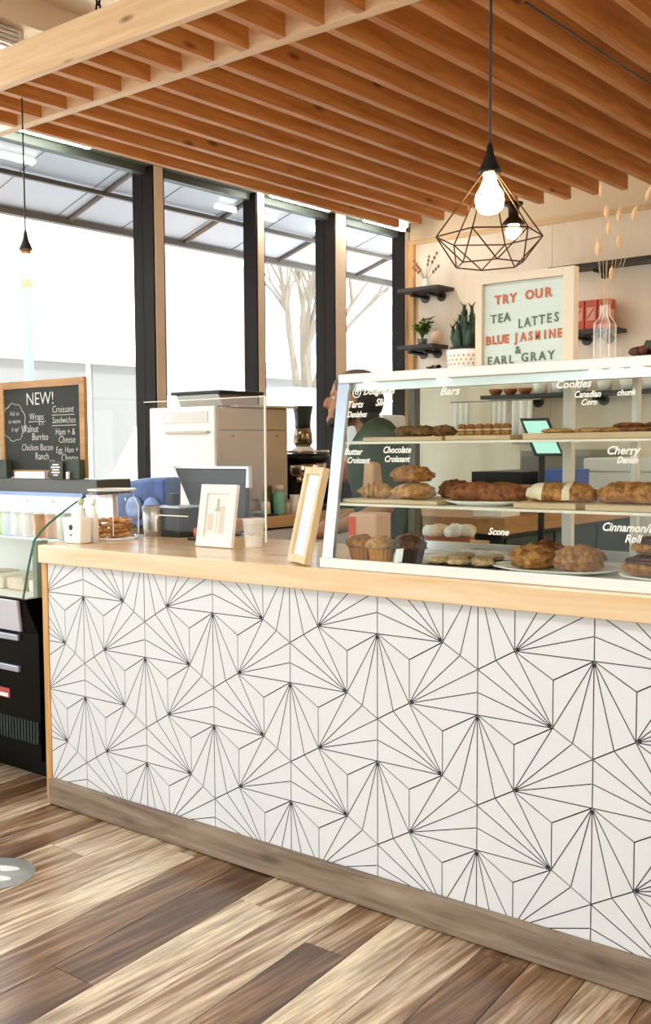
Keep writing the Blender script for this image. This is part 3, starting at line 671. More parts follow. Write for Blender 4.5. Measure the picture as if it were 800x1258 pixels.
def line(word, f0, f1, fz0, fz1, m_, hgt=.024):
    n = len(word)
    for i, chh in enumerate(word):
        f = f0+(f1-f0)*(i+.5)/n; z = iz-ih*(fz0+(fz1-fz0)*(i+.5)/n)
        text('letter', chh, hgt*1.38, m_, lb, (ix+iw*f, .0128, z-hgt*.5), 0, 0, 'CENTER', 0, .001, .0011 if m_ is OR_ else .0005, .6 if chh == 'M' else .92 if n < 6 else .8)
line('TRY', .13, .42, .20, .19, OR_, .025); line('OUR', .52, .86, .175, .165, OR_, .026)
line('TEA', .08, .34, .43, .41, GR_, .025); line('LATTES', .42, .95, .51, .46, GR_, .026)
line('BLUE', .02, .33, .685, .675, OR_, .024); line('JASMINE', .37, .99, .67, .655, OR_, .024)
line('&', .39, .48, .82, .82, GR_, .022)
line('EARL', .03, .40, .935, .925, GR_, .024); line('GRAY', .47, .90, .915, .905, GR_, .025)
va = thing('bud_vase', 'clear square bottle vase holding dried bunny tail grasses', 'vase', (1.888, .2, RT))
for nm, a in (('bottle', 0),):
    MB().add([(x*s_, y*s_, z) for z, s_ in ((.0, .9), (.004, 1), (.095, 1), (.115, .45), (.145, .42)) for x, y in ((-.022, -.022), (.022, -.022), (.022, .022), (-.022, .022))], [(i*4+j, i*4+(j+1) % 4, (i+1)*4+(j+1) % 4, (i+1)*4+j) for i in range(4) for j in range(4)]+[(3, 2, 1, 0)]).build(nm, GLASS, va)
for s_ in (-1, 1):
    for t_ in (-1, 1): MB().tube([(s_*.021, t_*.021, .004), (s_*.021, t_*.021, .095), (s_*.0095, t_*.0095, .115), (s_*.009, t_*.009, .145)], .0012, 5).build('glass_rib', mat('rib_white', '#f6efe6', .2), va)
heads = [(1.880, 2.023), (1.883, 1.972), (1.896, 1.925), (1.914, 1.893), (1.864, 1.875), (1.874, 1.884), (1.902, 1.81), (1.924, 1.955), (1.952, 1.958), (1.992, 2.000)]
for i, (x, z) in enumerate(heads):
    g = thing('bunny_tail_grass', 'dried bunny tail grass in the vase, %s' % ['tallest, upright', 'second tallest, upright', 'leaning slightly right', 'bent right at mid height', 'lowest on the left', 'left one beside the lowest', 'drooping right just above the bottle', 'upper right, small', 'upper right, long head', 'arching far right'][i], 'dried grass', (1.888, .2, RT), 0, 'dried grasses in the bud vase')
    dx, dz = x-1.888, z-RT; y_ = (-.016, .012, -.005, .016, .004, -.014, .0, -.012, .014, .0)[i]; lean = dx*1.0
    MB().tube([(rr.uniform(-.006, .006), rr.uniform(-.006, .006), .012), (dx*.12, y_*.2, .14), (dx*.6, y_*.7, dz*.7), (dx, y_, dz-.012)], .0006, 5).build('stalk', STALK, g)
    MB().tube([(dx, y_, dz-.016), (dx+lean*.02, y_, dz-.008), (dx+lean*.05, y_, dz), (dx+lean*.1, y_, dz+.010), (dx+lean*.18, y_, dz+.018)], [.0025, .0058, .0066, .0052, .001], 8).build('seed_head', BUNNY, g)
rp = thing('low_succulent', 'low reddish rosette succulent at the right end of the case top', 'plant', (1.985, .24, RT))
MB().lathe([(0, 0), (.03, 0), (.034, .012), (0, .014)]).build('dish', SOIL, rp)
for i in range(9):
    a = i*2.4; L = .045+.01*(i % 3); e = 1.0 if i % 3 else .5
    c_, s_ = math.cos(a), math.sin(a); mz = .016
    MB().lump((c_*L*.5*e, s_*L*.5*e, .014+L*.5*(1.25-e)), (.020, .012, .012) if e > .6 else (.012, .01, .02), .1, 2, i, 10, 7, -1, 0, a).build('leaf', LEAFR if i % 3 else LEAF, rp)

# ------------------------------------------------------------------ things on the worktop
WT = 1.0045
bgc = thing('treat_bag', 'white printed paper treat bag at the worktop corner', 'bag', (-.155, .11, WT))
MB().hexa([(-.045, -.03, 0), (.045, -.03, 0), (.045, .03, 0), (-.045, .03, 0)], [(-.058, -.03, .10), (.055, -.03, .10), (.055, .03, .10), (-.058, .03, .10)]).build('bag', PAPER, bgc, .006)
MB().lathe([(.0, 0), (.011, 0), (.011, .001), (0, .001)], n=14).build('print', mat('print_dark', '#3a3a3e', .6), bgc, 0, (-.004, -.0305, .062)).rotation_euler = (PI/2, 0, 0)
box('print', mat('print_dark', '#3a3a3e', .6), -.01, -.0312, .03, .002, -.0298, .036, bgc)
for i, x in enumerate((-.035, .02)):
    p_ = thing('straw_bottle', ['pale green capped bottle behind the treat bag, left', 'white capped bottle behind the treat bag, right'][i], 'bottle', (-.155+x*1.3, .168, WT), 0, 'bottles behind the treat bag')
    MB().lathe([(0, 0), (.02, 0), (.02, .10), (.010, .125), (.010, .145), (0, .145)], n=14).build('body', mat(['bottle_cream', 'bottle_white'][i], ['#e8e3d4', '#f1efec'][i], .3), p_)
    MB().lathe([(.012, .145), (.012, .168), (0, .168)], n=12).build('cap', mat(['cap_green', 'cap_white'][i], ['#b9cf9f', '#f0efe8'][i], .4), p_)
jr = thing('biscotti_jar', 'wide glass jar half full of biscotti sticks', 'jar', (-.188, .318, WT))
MB().lathe([(.0, .003), (.098, .003), (.105, .015), (.108, .13), (.092, .165), (.09, .185), (.096, .198)], n=28).build('glass', GLASS, jr)
MB().tube([(.096*math.cos(t*PI/12), .096*math.sin(t*PI/12), .198) for t in range(25)], .004, 6, caps=False).build('rim', mat('rim_pale', '#e8eef2', .15), jr)
MB().tube([(.102*math.cos(t*PI/12), .102*math.sin(t*PI/12), .005) for t in range(25)], .004, 6, caps=False).build('foot', mat('rim_pale', '#e8eef2', .15), jr)
for a in (-2.2, -.7, .6, 2.2): MB().tube([(.107*math.cos(a), .107*math.sin(a), .02), (.1085*math.cos(a), .1085*math.sin(a), .13), (.092*math.cos(a), .092*math.sin(a), .165)], .0022, 5).build('highlight_strip', mat('rim_pale', '#e8eef2', .15), jr)  # pale strips painted on as highlights of the jar's glass
rr = random.Random(5); 
for i in range(46):
    a = rr.uniform(0, 2*PI); d = .07*math.sqrt(rr.random()); lay = i % 4
    c = Vector((d*math.cos(a), d*math.sin(a), .018+.019*lay)); th = rr.uniform(0, PI); l_ = min(.034, .084-d)
    u = Vector((math.cos(th), math.sin(th), rr.uniform(-.15, .35)))*max(l_, .02)
    q = MB().tube([c-u, c-u*.5, c+u*.5, c+u], [.005, .0085, .0085, .005], 6).build('biscotti_stick', BISC)
    tag(q, 'biscotti stick in the wide glass jar', 'biscuit', 'biscotti sticks in the glass jar'); q.location = (-.188, .318, WT)
tg = slab('jar_label', 'small black and white paper tag stuck in the jar rim', 'tag', BLACK, -.24, .196, WT+.11, -.215, .198, WT+.128, None, 0)
sv = thing('metal_canister', 'brushed metal canister beside the black card box', 'canister', (-.168, .545, WT))
MB().lathe([(0, 0), (.05, 0), (.055, .02), (.06, .12), (.056, .122), (.052, .02), (0, .018)], n=24).build('body', SILV, sv)
bb = thing('card_box', 'black box with a pale lid edge on the worktop', 'box', (-.065, .56, WT))
MB().box(-.035, -.06, 0, .075, .06, .118).build('body', BLACK, bb, .004); MB().box(-.037, -.062, .118, .077, .062, .126).build('lid', mat('pale_blue_lid', '#c9d6e2', .4), bb, .002)
MB().box(-.03, -.02, .126, .0, .02, .175).build('reader', BLACKM, bb, .003)
ps = thing('till_screen', 'dark tablet till seen from behind with a pale metal edge', 'till', (.02, .655, WT))
MB().hexa([(-.09, .01, .08), (.20, .01, .08), (.20, .035, .08), (-.09, .035, .08)], [(-.22, .03, .275), (.19, .03, .275), (.19, .05, .275), (-.22, .05, .275)]).build('housing', mat('till_dark', '#2c2922', .3, spec=.25), ps, .006)
MB().hexa([(-.225, .026, .275), (.195, .026, .275), (.195, .055, .275), (-.225, .055, .275)], [(-.222, .028, .284), (.192, .028, .284), (.192, .055, .284), (-.222, .055, .284)]).build('edge', ALU, ps)
MB().hexa([(.20, .012, .2), (.215, .012, .2), (.215, .036, .2), (.20, .036, .2)], [(.19, .03, .283), (.2, .03, .283), (.2, .05, .283), (.19, .05, .283)]).build('side_edge', ALU, ps)
MB().tube([(.06, .03, .01), (.06, .03, .12)], .018, 12).build('neck', BLACK, ps)
MB().lathe([(0, 0), (.07, 0), (.07, .008), (.02, .012), (0, .012)], (.06, .04, 0), 24).build('foot', BLACK, ps)
cn = MB()
for i in range(5): cn.lump((.02*i-.035, .012*(i % 2), .02+.012*(i % 3)), (.022, .018, .018), .2, 3, i, 10, 7, -1, i % 2)
slab('candy_bowl', 'low dark dish of red and white sweets behind the white frame', 'dish', BLACK, .12, .43, WT, .24, .53, WT+.012, None, .004)
for i in range(4): lumpobj('sweet', 'wrapped sweet in the low dark dish, %s' % ['red at left', 'white at middle', 'red at right', 'white at back'][i], 'sweet', (.145+.024*i, .46+.02*(i % 2), WT+.0125), (.015, .013, .02), [RED, PAPER, REDD, PAPER][i], .2, 3, i, 0, 'sweets in the low dish')
wf_ = thing('photo_frame', 'white picture frame standing on the worktop before the till', 'frame', (.405, .27, WT), .0)
def leanf(w_, h_, lean, t_, bars, m_, parent, inner, zlo=0.):
    def pt(x, z, d): return (x, z*math.sin(lean)+d*math.cos(lean), z*math.cos(lean)-d*math.sin(lean)+.0)
    def bar(nm, xa, xb, za, zb, d0, d1, mm):
        return MB().hexa([pt(xa, za, d0), pt(xb, za, d0), pt(xb, za, d1), pt(xa, za, d1)], [pt(xa, zb, d0), pt(xb, zb, d0), pt(xb, zb, d1), pt(xa, zb, d1)]).build(nm, mm, parent, .0012)
    z0 = t_*math.sin(lean)*.0
    bar('frame_side', -w_/2, -w_/2+bars, z0, h_, 0, t_, m_); bar('frame_side', w_/2-bars, w_/2, z0, h_, 0, t_, m_)
    bar('frame_rail', -w_/2+bars, w_/2-bars, z0, z0+bars, 0, t_, m_); bar('frame_rail', -w_/2+bars, w_/2-bars, h_-bars, h_, 0, t_, m_)
    bar('mount', -w_/2+bars, w_/2-bars, z0+bars, h_-bars, t_*.45, t_*.8, inner)
    return bar, pt
bar, pt = leanf(.176, .228, .17, .016, .034, WHITE, wf_, PAPER)
wf_.location.z = WT+.003
for xa, xb, za, zb, m_ in ((-.044, -.018, .06, .12, mat('print_pink', '#e7d2c4', .8)), (.012, .036, .05, .15, mat('print_pink', '#e7d2c4', .8)), (-.012, .012, .13, .142, mat('print_green', '#b9c4a8', .8)), (-.006, .006, .14, .175, mat('print_green', '#b9c4a8', .8)), (-.001, .001, .05, .13, mat('print_green', '#b9c4a8', .8))):
    bar('print', xa, xb, za, zb, .006, .0066, m_)
MB().hexa([pt(-.02, 0, .06), pt(.02, 0, .06), pt(.02, 0, .064), pt(-.02, 0, .064)], [pt(-.02, .16, .016), pt(.02, .16, .016), pt(.02, .16, .02), pt(-.02, .16, .02)]).build('easel_leg', WHITE, wf_)
cp = thing('paper_cup', 'white paper cup with a small printed smile beside the white frame', 'cup', (.515, .37, WT))
MB().lathe([(0, 0), (.031, 0), (.031, .003), (.040, .098), (.043, .1), (.043, .103), (.0385, .102), (.031, .006), (0, .006)], n=24).build('cup', PAPER, cp)
MB().tube([(.037*math.cos(a)*1.01, .037*math.sin(a)*1.01, .055-.010*math.sin((a+1.35)/.55*PI)) for a in [-1.35+.55*i/8 for i in range(9)]], .0012, 5).build('smile', mat('print_brown', '#b49a7c', .7), cp)
lf = thing('leaning_frame', 'pale wooden picture frame leaning against the pastry case', 'frame', (.984, .022, WT), -.55)
bar, pt = leanf(.155, .30, .22, .022, .022, LEANW, lf, PAPER)
lf.location.z = WT+.006
bar('picture', -.05, .05, .03, .16, .0095, .0099, mat('picture_blue', '#d5dbe8', .6))
# acrylic guard
ag = thing('acrylic_guard', 'clear acrylic sneeze guard standing on the worktop before the till', 'screen', (.13, .2, WT))
MB().box(0, 0, .06, .585, .005, .53).build('panel', ACRYL, ag)
MB().box(.583, -.0005, .04, .588, .0055, .53).build('edge', AEDGE, ag); MB().box(0, -.0005, .53, .588, .0055, .533).build('edge', AEDGE, ag)
for x in (.06, .53): MB().box(x, -.05, 0, x+.005, .06, .1).build('foot', ACRYL, ag)
MB().tube([(.055, 0, .055), (.055, 0, .1), (.07, 0, .115), (.22, 0, .115)], .0022, 6).build('slot_edge', AEDGE, ag)

# ------------------------------------------------------------------ refrigerated case at left
fr = thing('chilled_case', 'black refrigerated drinks case with slanted glass at the left edge', 'fridge', (0, 0, 0))
FL, FR_ = -1.5, -.40
MB().prism([(.19, 0), (.54, 0), (.54, .77), (.035, .77), (.10, .62), (.10, .10), (.19, .10)], FL, FR_, 'yz').build('body', FRIDGEB, fr)
MB().hexa([(FL, .086, .625), (FR_-.1, .086, .625), (FR_-.1, .10, .625), (FL, .10, .625)], [(FL, .018, .765), (FR_-.03, .018, .765), (FR_-.03, .034, .765), (FL, .034, .765)]).build('price_panel', mat('panel_lilac', '#dfe0ec', .35), fr, .003)
for z in (.585, .455): MB().box(FL, .085, z, FR_-.12, .1, z+.025).build('bumper', mat('bumper_silver', '#b9bed0', .3, .5), fr, .003)
for i in range(22): box('grille_slat', mat('grille', '#2c3838', .4), FR_-.02-i*.02, .092, .17, FR_-.01-i*.02, .0995, .26, fr)
for i in range(8): box('grille_slat', mat('grille', '#2c3838', .4), FR_, .14+i*.02, .17, FR_+.004, .15+i*.02, .26, fr)
sk = MB().box(FR_-.36, .0975, .335, FR_-.2, .0995, .375).build('sticker', mat('sticker_red', '#b8474a', .5), fr); sk['label'] = 'red and white sticker'
box('print', PAPER, FR_-.35, .0968, .338, FR_-.21, .0974, .354, sk)
gp = [(.030, .775), (.060, .90), (.090, 1.0), (.125, 1.035), (.17, 1.068), (.23, 1.103), (.294, 1.137), (.36, 1.168)]
gm = MB(); n_ = len(gp); gm.add([(FL, y, z) for y, z in gp]+[(FR_-.004, y, z) for y, z in gp], [(i, i+1, n_+i+1, n_+i) for i in range(n_-1)], 0, True); gm.build('front_glass', CGLASS, fr)
MB().tube([(FR_-.002, y, z) for y, z in gp], .005, 6).build('glass_edge', GEDGE, fr)
eg = MB().add([(FR_-.002, y, z) for y, z in [(.045, .78)]+gp[1:]+[(.52, 1.168), (.52, .78)]], [tuple(range(len(gp)+2))]).build('end_glass', CGLASS, fr)
MB().box(FR_-.03, .10, .77, FR_, .16, 1.0).build('end_post', mat('post_green_grey', '#8e9a88', .4), fr, .004)
MB().box(FL, .36, 1.175, -.325, .55, 1.238).build('top_slab', mat('slab_dark', '#4a4740', .35), fr, .004)
MB().box(FL, .345, 1.163, FR_, .365, 1.180).build('light_rail', mat('rail_blue', '#8fa3d8', .3), fr)
MB().box(FL, .51, .77, FR_, .54, 1.175).build('back_panel', WHITE, fr)
MB().box(FL, .24, .985, FR_-.01, .51, .992).build('shelf', mat('shelf_glass_white', '#e8eef4', .2), fr)
MB().box(FL, .06, .77, FR_-.01, .51, .776).build('deck', WHITE, fr)
fl_ = area('fridge_lamp', (-.95, .42, 1.155), 1.0, .05, 5, (.86, .92, 1))
rr = random.Random(9)
cupc = ['#f1eeea', '#e6ecf4', '#efe7df', '#d9b49a', '#c9cf9c', '#f4f2ee', '#b98a5c']
for i in range(8):
    t = thing('drink_cup', 'lidded drink cup on the chilled case shelf, %s' % ['first at right', 'second from right', 'third from right', 'fourth from right', 'fifth from right', 'sixth from right', 'seventh from right', 'eighth from right'][i], 'cup', (-.455-i*.075, .29, .9925), 0, 'cups on the chilled case shelf')
    MB().lathe([(0, 0), (.026, 0), (.032, .10), (0, .10)], n=14).build('cup', mat('cupcol_%d' % (i % 7), cupc[(i*3) % 7], .4), t)
    MB().lathe([(.034, .10), (.034, .108), (.02, .112), (0, .112)], n=14).build('lid', mat('lid_white', '#f2f4f6', .3), t)
for i in range(6):
    t = thing('juice_bottle', 'small bottle at the back of the chilled case shelf, %s' % ['first at right', 'second from right', 'third from right', 'fourth from right', 'fifth from right', 'sixth from right'][i], 'bottle', (-.50-i*.09, .42, .9925), 0, 'bottles at the back of the chilled case')
    MB().lathe([(0, 0), (.026, 0), (.027, .09), (.012, .125), (.012, .14), (0, .14)], n=14).build('body', mat('juice_%d' % (i % 3), ['#dfe6f2', '#e8c9c2', '#d6dde8'][i % 3], .25), t)
    MB().lathe([(.014, .14), (.014, .156), (0, .156)], n=12).build('cap', mat('cap_%d' % (i % 2), ['#b9586a', '#dfe6f2'][i % 2], .4), t)
for i in range(5):
    slab('food_pack', 'flat wrapped sandwich pack on the chilled case deck, %s' % ['first at right', 'second from right', 'third from right', 'fourth from right', 'fifth from right'][i], 'food pack', mat('pack_%d' % (i % 2), ['#ece2d2', '#d9c7ae'][i % 2], .4, vary=.15, scale=20), -.54-i*.15, .16, .7765, -.42-i*.15, .38, .83, 'packs on the chilled case deck', .012)
TS = 1.2385
cb = thing('chalkboard', 'wood framed menu chalkboard standing on the chilled case', 'chalkboard', (-.738, .40, TS))
bar, pt = leanf(.59, .425, .0, .02, .032, FRAMEW, cb, CHALKB)
cb.location.z = TS+.004
def chalk(body, x, z, size, sx=.85, sh=.1):
    p_ = pt(x, z, .0062)
    text('lettering', body, size, CHALK, cb, p_, .0, 0, 'LEFT', sh, .0003, -.0006, sx)
chalk('NEW!', -.105, .318, .080, .95, 0)
for a in [('Wraps', -.085, .252, .044), ('Walnut', -.145, .198, .048), ('Burrito', -.07, .163, .046), ('Chicken Bacon', -.145, .118, .043), ('Ranch', -.05, .078, .046), ('Croissant', .075, .280, .044), ('Sandwiches', .075, .235, .040), ('Ham + &', .095, .184, .042), ('Cheese', .115, .150, .044), ('Egg, Ham +', .095, .108, .038), ('Cheese', .13, .072, .044), ('8.75', -.02, .228, .026), ('8.75', .05, .058, .026), ('Ask us', -.225, .275, .030), ('to warm', -.237, .240, .030), ('it up!', -.215, .204, .030)]: chalk(*a)
for xa, xb, z in ((-.09, .03, .245), (.075, .225, .270), (.075, .235, .225)):
    MB().tube([pt(xa, z, .006), pt(xb, z, .006)], .0013, 5).build('underline', CHALK, cb)
cp_ = []
for i in range(97):
    a = 2*PI*i/96; k = 1+.10*abs(math.sin(a*4.5)); cp_.append(pt(-.195+.078*k*math.cos(a), .245+.078*k*math.sin(a), .006))
MB().tube(cp_, .0012, 5, caps=False).build('cloud_outline', CHALK, cb)
for i, x in enumerate((-1.035, -.535)):
    o = MB().box(0, -.03, 0, .105, .0, .082).build('board_stand', mat('stand_green', '#39402f', .6), None, .003, (x, .386, TS+.0005)); tag(o, ['dark block holding the chalkboard at its left foot', 'dark block holding the chalkboard at its right foot'][i], 'stand', 'blocks holding the chalkboard')
sn_ = thing('table_sign', 'little dark sign with white lines before the chalkboard', 'sign', (-.565, .34, TS+.0005))
MB().box(-.045, 0, 0, .045, .008, .075).build('plate', mat('sign_dark', '#3f3d36', .6), sn_, .002)
for i, wd in enumerate((.04, .06, .045, .055, .03)): box('print', PAPER, -wd/2, -.001, .058-i*.011, wd/2, -.0001, .064-i*.011, sn_)
slab('paper_sheet', 'white paper sheet lying before the chalkboard', 'paper', PAPER, -.88, .362, TS+.0005, -.67, .383, TS+.03, None, 0)
o = MB().lathe([(0, 0), (.009, 0), (.009, .03), (0, .032)], n=10).build('chalk_stub', PAPER, None, 0, (-.49, .345, TS+.0005)); tag(o, 'short white chalk stub standing beside the little dark sign', 'chalk')

# ------------------------------------------------------------------ back counter by the windows
BX = -1.0
bc = thing('back_counter', 'low pine topped counter running along the windows', 'counter', (0, 0, 0))
MB().box(FX0+.01, 1.0, .885, BX, 4.18, .955).build('worktop', wood('back_top_pine', '#e6c08c', '#cf9d62', 'y', 5, 12, .35, .3), bc, .003)
for i in range(4):
    a = 1.05+i*.77; MB().box(BX-.06, a, .08, BX-.035, a+.75, .87).build('door', mat('cab_white', '#e9e6e2', .45), bc, .003)
MB().box(FX0+.02, 1.02, 0, BX-.06, 4.16, .884).build('carcass', mat('cab_dark', '#26282b', .6), bc)
MC = .9555
om = thing('oven_unit', 'tall stainless countertop oven with a white control front', 'oven', (0, 0, MC))
MB().box(-1.62, 1.93, .03, -1.09, 2.56, .64).build('cabinet', STEEL, om, .006)
MB().box(-1.62, 1.906, .02, -1.09, 1.929, .645).build('front_panel', mat('oven_white', '#f4efe8', .35), om, .008)
MB().box(-1.50, 1.902, .55, -1.14, 1.9058, .615).build('control_strip', mat('control_grey', '#d9d2c6', .4), om, .002)
MB().box(-1.48, 1.900, .565, -1.42, 1.9018, .60).build('display', PAPER, om)
MB().box(-1.47, 1.884, .49, -1.13, 1.9055, .503).build('handle', mat('handle_tan', '#a08a6e', .3, .7), om, .003)
MB().box(-1.0898, 1.95, .505, -1.086, 2.55, .511).build('seam', mat('seam_dark', '#7a6a55', .4, .6), om)
for y in (2.06, 2.46): MB().lathe([(0, 0), (.009, 0), (.009, .006), (0, .008)], n=10).build('rivet', mat('seam_dark', '#7a6a55', .4, .6), om).location = (-1.089, y, .47)
MB().box(-1.10, 2.05, .6402, -1.04, 2.60, .652).build('top_shelf', mat('shelf_tan', '#c9b496', .4), om)
for x in (-1.56, -1.15):
    for y in (1.96, 2.5): MB().lathe([(0, 0), (.02, 0), (.02, .03), (0, .03)], (x, y, 0), 10).build('foot', BLACK, om)
tr = thing('tray_rack', 'dark topped metal tray stand resting on the oven', 'stand', (0, 0, MC+.6455))
MB().hexa([(-1.44, 1.99, 0), (-1.10, 1.99, 0), (-1.10, 2.3, 0), (-1.44, 2.3, 0)], [(-1.46, 1.97, .07), (-1.12, 1.97, .07), (-1.12, 2.32, .07), (-1.46, 2.32, .07)]).build('body', mat('rack_grey', '#a8a196', .35, .6), tr, .003)
MB().box(-1.48, 1.95, .07, -1.09, 2.34, .088).build('lid', BLACKM, tr, .003)
es = thing('espresso_machine', 'chrome and black espresso machine beside the oven', 'espresso machine', (-1.3, 2.93, MC))
MB().box(-.19, -.26, 0, .2, .26, .03).build('drip_tray', BLACK, es, .004)
MB().box(-.19, -.24, .03, -.04, .24, .36).build('body', BLACK, es, .01)
MB().lathe([(.13, .215), (.14, .225), (.14, .30), (.13, .31), (0, .31)], (.05, 0, 0), 24).build('boiler', mat('chrome', '#cbbfae', .15, 1), es)
MB().lathe([(0, .31), (.175, .31), (.185, .325), (.185, .35), (.17, .362), (0, .362)], (.03, 0, 0), 28).build('head', BLACKM, es)
MB().tube([(.17*math.cos(t*PI/12)+.03, .17*math.sin(t*PI/12), .375) for t in range(25)], .009, 6, caps=False).build('cup_rail', mat('chrome', '#cbbfae', .15, 1), es)
for y in (-.09, .09):
    MB().lathe([(.03, .17), (.035, .215), (0, .215)], (.09, y, 0), 16).build('group_head', mat('chrome', '#cbbfae', .15, 1), es)
    MB().tube([(.09, y, .18), (.24, y-.02, .165)], [.012, .016], 8).build('portafilter', BLACKM, es)
MB().tube([(.12, .16, .22), (.15, .17, .15), (.13, .16, .06)], .006, 8).build('steam_wand', mat('chrome', '#cbbfae', .15, 1), es)
MB().lathe([(0, .03), (.05, .03), (.055, .15), (.045, .2), (0, .2)], (.08, .0, 0), 18).build('jug', mat('chrome', '#cbbfae', .15, 1), es)
gd = thing('coffee_grinder', 'coffee grinder with a tall dark bean hopper behind the espresso machine', 'grinder', (-1.26, 2.93, MC+.363))
MB().lathe([(0, 0), (.07, 0), (.07, .03), (.055, .04), (.055, .045), (.05, .045), (0, .045)], n=20).build('collar', WHITE, gd)
MB().lathe([(.045, .045), (.062, .07), (.06, .12), (.05, .165), (0, .165)], n=20).build('burr_housing', mat('chrome_brown', '#8c7a62', .2, .9), gd)
MB().lathe([(.05, .165), (.05, .2), (.055, .25), (.066, .30), (.066, .305), (0, .305)], n=20).build('hopper', mat('hopper_dark', '#1e2a26', .3), gd)
mp_ = thing('milk_jug', 'small white milk jug before the espresso machine', 'jug', (-1.055, 2.58, MC))
MB().lathe([(0, 0), (.045, 0), (.042, .06), (.026, .09), (.03, .115), (0, .112)], n=18).build('body', CERAM, mp_)
MB().tube([(.03, .0, .09), (.065, .0, .08), (.06, 0, .04), (.042, 0, .03)], .006, 6).build('handle', CERAM, mp_)
fk = thing('mint_flask', 'mint green flask with a cream lid on the back counter', 'bottle', (-1.045, 2.42, MC))
MB().lathe([(0, 0), (.032, 0), (.034, .01), (.034, .12), (.024, .145), (0, .145)], n=18).build('body', MINT, fk)
MB().lathe([(.027, .145), (.027, .178), (0, .18)], n=16).build('lid', mat('lid_cream', '#e3d3bd', .5), fk)
slab('bar_tray', 'flat black bar mat at the front of the back counter', 'tray', BLACK, -1.08, 2.22, MC, -1.01, 2.37, MC+.012)
cu2 = thing('spice_tin', 'small pale tin beside the mint flask', 'tin', (-1.055, 2.50, MC)); MB().lathe([(0, 0), (.025, 0), (.025, .075), (0, .078)], n=14).build('body', mat('tin_pale', '#c9b8a4', .4), cu2); MB().lathe([(.026, .078), (.026, .09), (0, .09)], n=14).build('lid', GREY, cu2)
cu3 = thing('syrup_bottle', 'brown topped cream jar at the left of the mint flask', 'jar', (-1.05, 2.30, MC+.0125)); MB().lathe([(0, 0), (.028, 0), (.028, .06), (.02, .075), (0, .075)], n=14).build('body', mat('jar_cream', '#e9dcc8', .4), cu3); MB().lathe([(.022, .075), (.022, .09), (0, .09)], n=14).build('lid', mat('lid_brown', '#8a6a4a', .5), cu3)
o = MB().lump((0, 0, .06), (.09, .075, .075), .08, 2, 4, 18, 11, -.8).build('orange_kettle', ORANGE, None, 0, (-1.22, 3.32, MC+.17)); tag(o, 'orange red round pot behind the espresso machine', 'pot')
slab('black_crate', 'black crate under the orange pot by the window', 'crate', BLACKM, -1.38, 3.205, MC, -1.06, 3.46, MC+.168)
wcn = thing('water_dispenser', 'tall pale white water cooler standing near the window', 'cooler', (-1.25, 3.75, MC))
MB().box(-.16, -.14, 0, .16, .14, .62).build('body', mat('cooler_white', '#eef0f4', .4), wcn, .02)
MB().lathe([(0, 0), (.055, 0), (.055, .01), (0, .012)], n=20).build('logo_disc', mat('logo_blue', '#3a62b8', .4), wcn, 0, (.16, .02, .42)).rotation_euler = (0, PI/2, 0)
bl = thing('bottle_pack', 'blue plastic wrapped pack of drinks beside the glass jar', 'pack', (-1.03, 1.27, MC+.001))
MB().prism([(-.25, 0), (.235, 0), (.245, .262), (.10, .258), (-.10, .235), (-.25, .17)], -.06, .06, 'xz').build('film', BLUEP, bl, .02)
for x in (.02, .15): MB().lathe([(0, 0), (.06, 0), (.062, .01), (.03, .014), (0, .01)], n=18).build('bottle_base', mat('blue_pale', '#8fb0e6', .3), bl, 0, (x, -.0605, .10)).rotation_euler = (PI/2, 0, 0)

# ------------------------------------------------------------------ wall shelves
def pipe_shelf(label, x0, x1, z, dep=.24, nb=2, grp='black pipe shelves on the plywood wall'):
    t = thing('wall_shelf', label, 'shelf', (0, FY1-.0125, z), 0, grp)
    MB().box(x0, -dep, 0, x1, 0, .028).build('board', mat('shelf_black', '#2a2420', .5), t, .002)
    for i in range(nb):
        x = x0+(x1-x0)*((i+.75)/(nb+.5))
        MB().tube([(x, 0, -.025), (x, -dep*.9, -.025)], .014, 8).build('bracket', BLACKM, t); MB().tube([(x, 0, -.03), (x, -.012, -.03)], .038, 14).build('flange', mat('flange', '#4a4038', .4, .5), t)
    return t
pipe_shelf('short black shelf at the top left of the plywood wall', -1.66, -1.29, 2.555)
pipe_shelf('short black shelf with a bushy plant at lower left', -1.66, -1.34, 2.115)
pipe_shelf('long black shelf high on the plywood wall at right', -.42, 1.6, 2.585, .2, 4)
pipe_shelf('short black shelf holding the red cartons', -.33, .08, 2.13, .2)
pipe_shelf('long dark shelf of cups seen through the case top', -.95, 1.3, 1.70, .2, 4)
YS = FY1-.14
for i in range(4):
    x = -.29+i*.092
    t = thing('red_carton', 'red tea carton on the short shelf, %s' % ['leftmost', 'second from left', 'third from left', 'rightmost'][i], 'carton', (x, YS, 2.1585), 0, 'red cartons on the short shelf')
    MB().box(-.042, -.05, 0, .042, .05, .2).build('box', RED, t, .002); MB().box(-.03, -.0515, .06, .03, -.0503, .15).build('label_panel', mat('carton_pink', '#e6a18c', .6), t)
    MB().tube([(-.028, -.052, .07), (.02, -.052, .14)], .003, 4).build('stripe', REDD, t)
    MB().box(.0422, -.035, .05, .043, .035, .13).build('side_label', mat('side_cream', '#d9b088', .6), t)
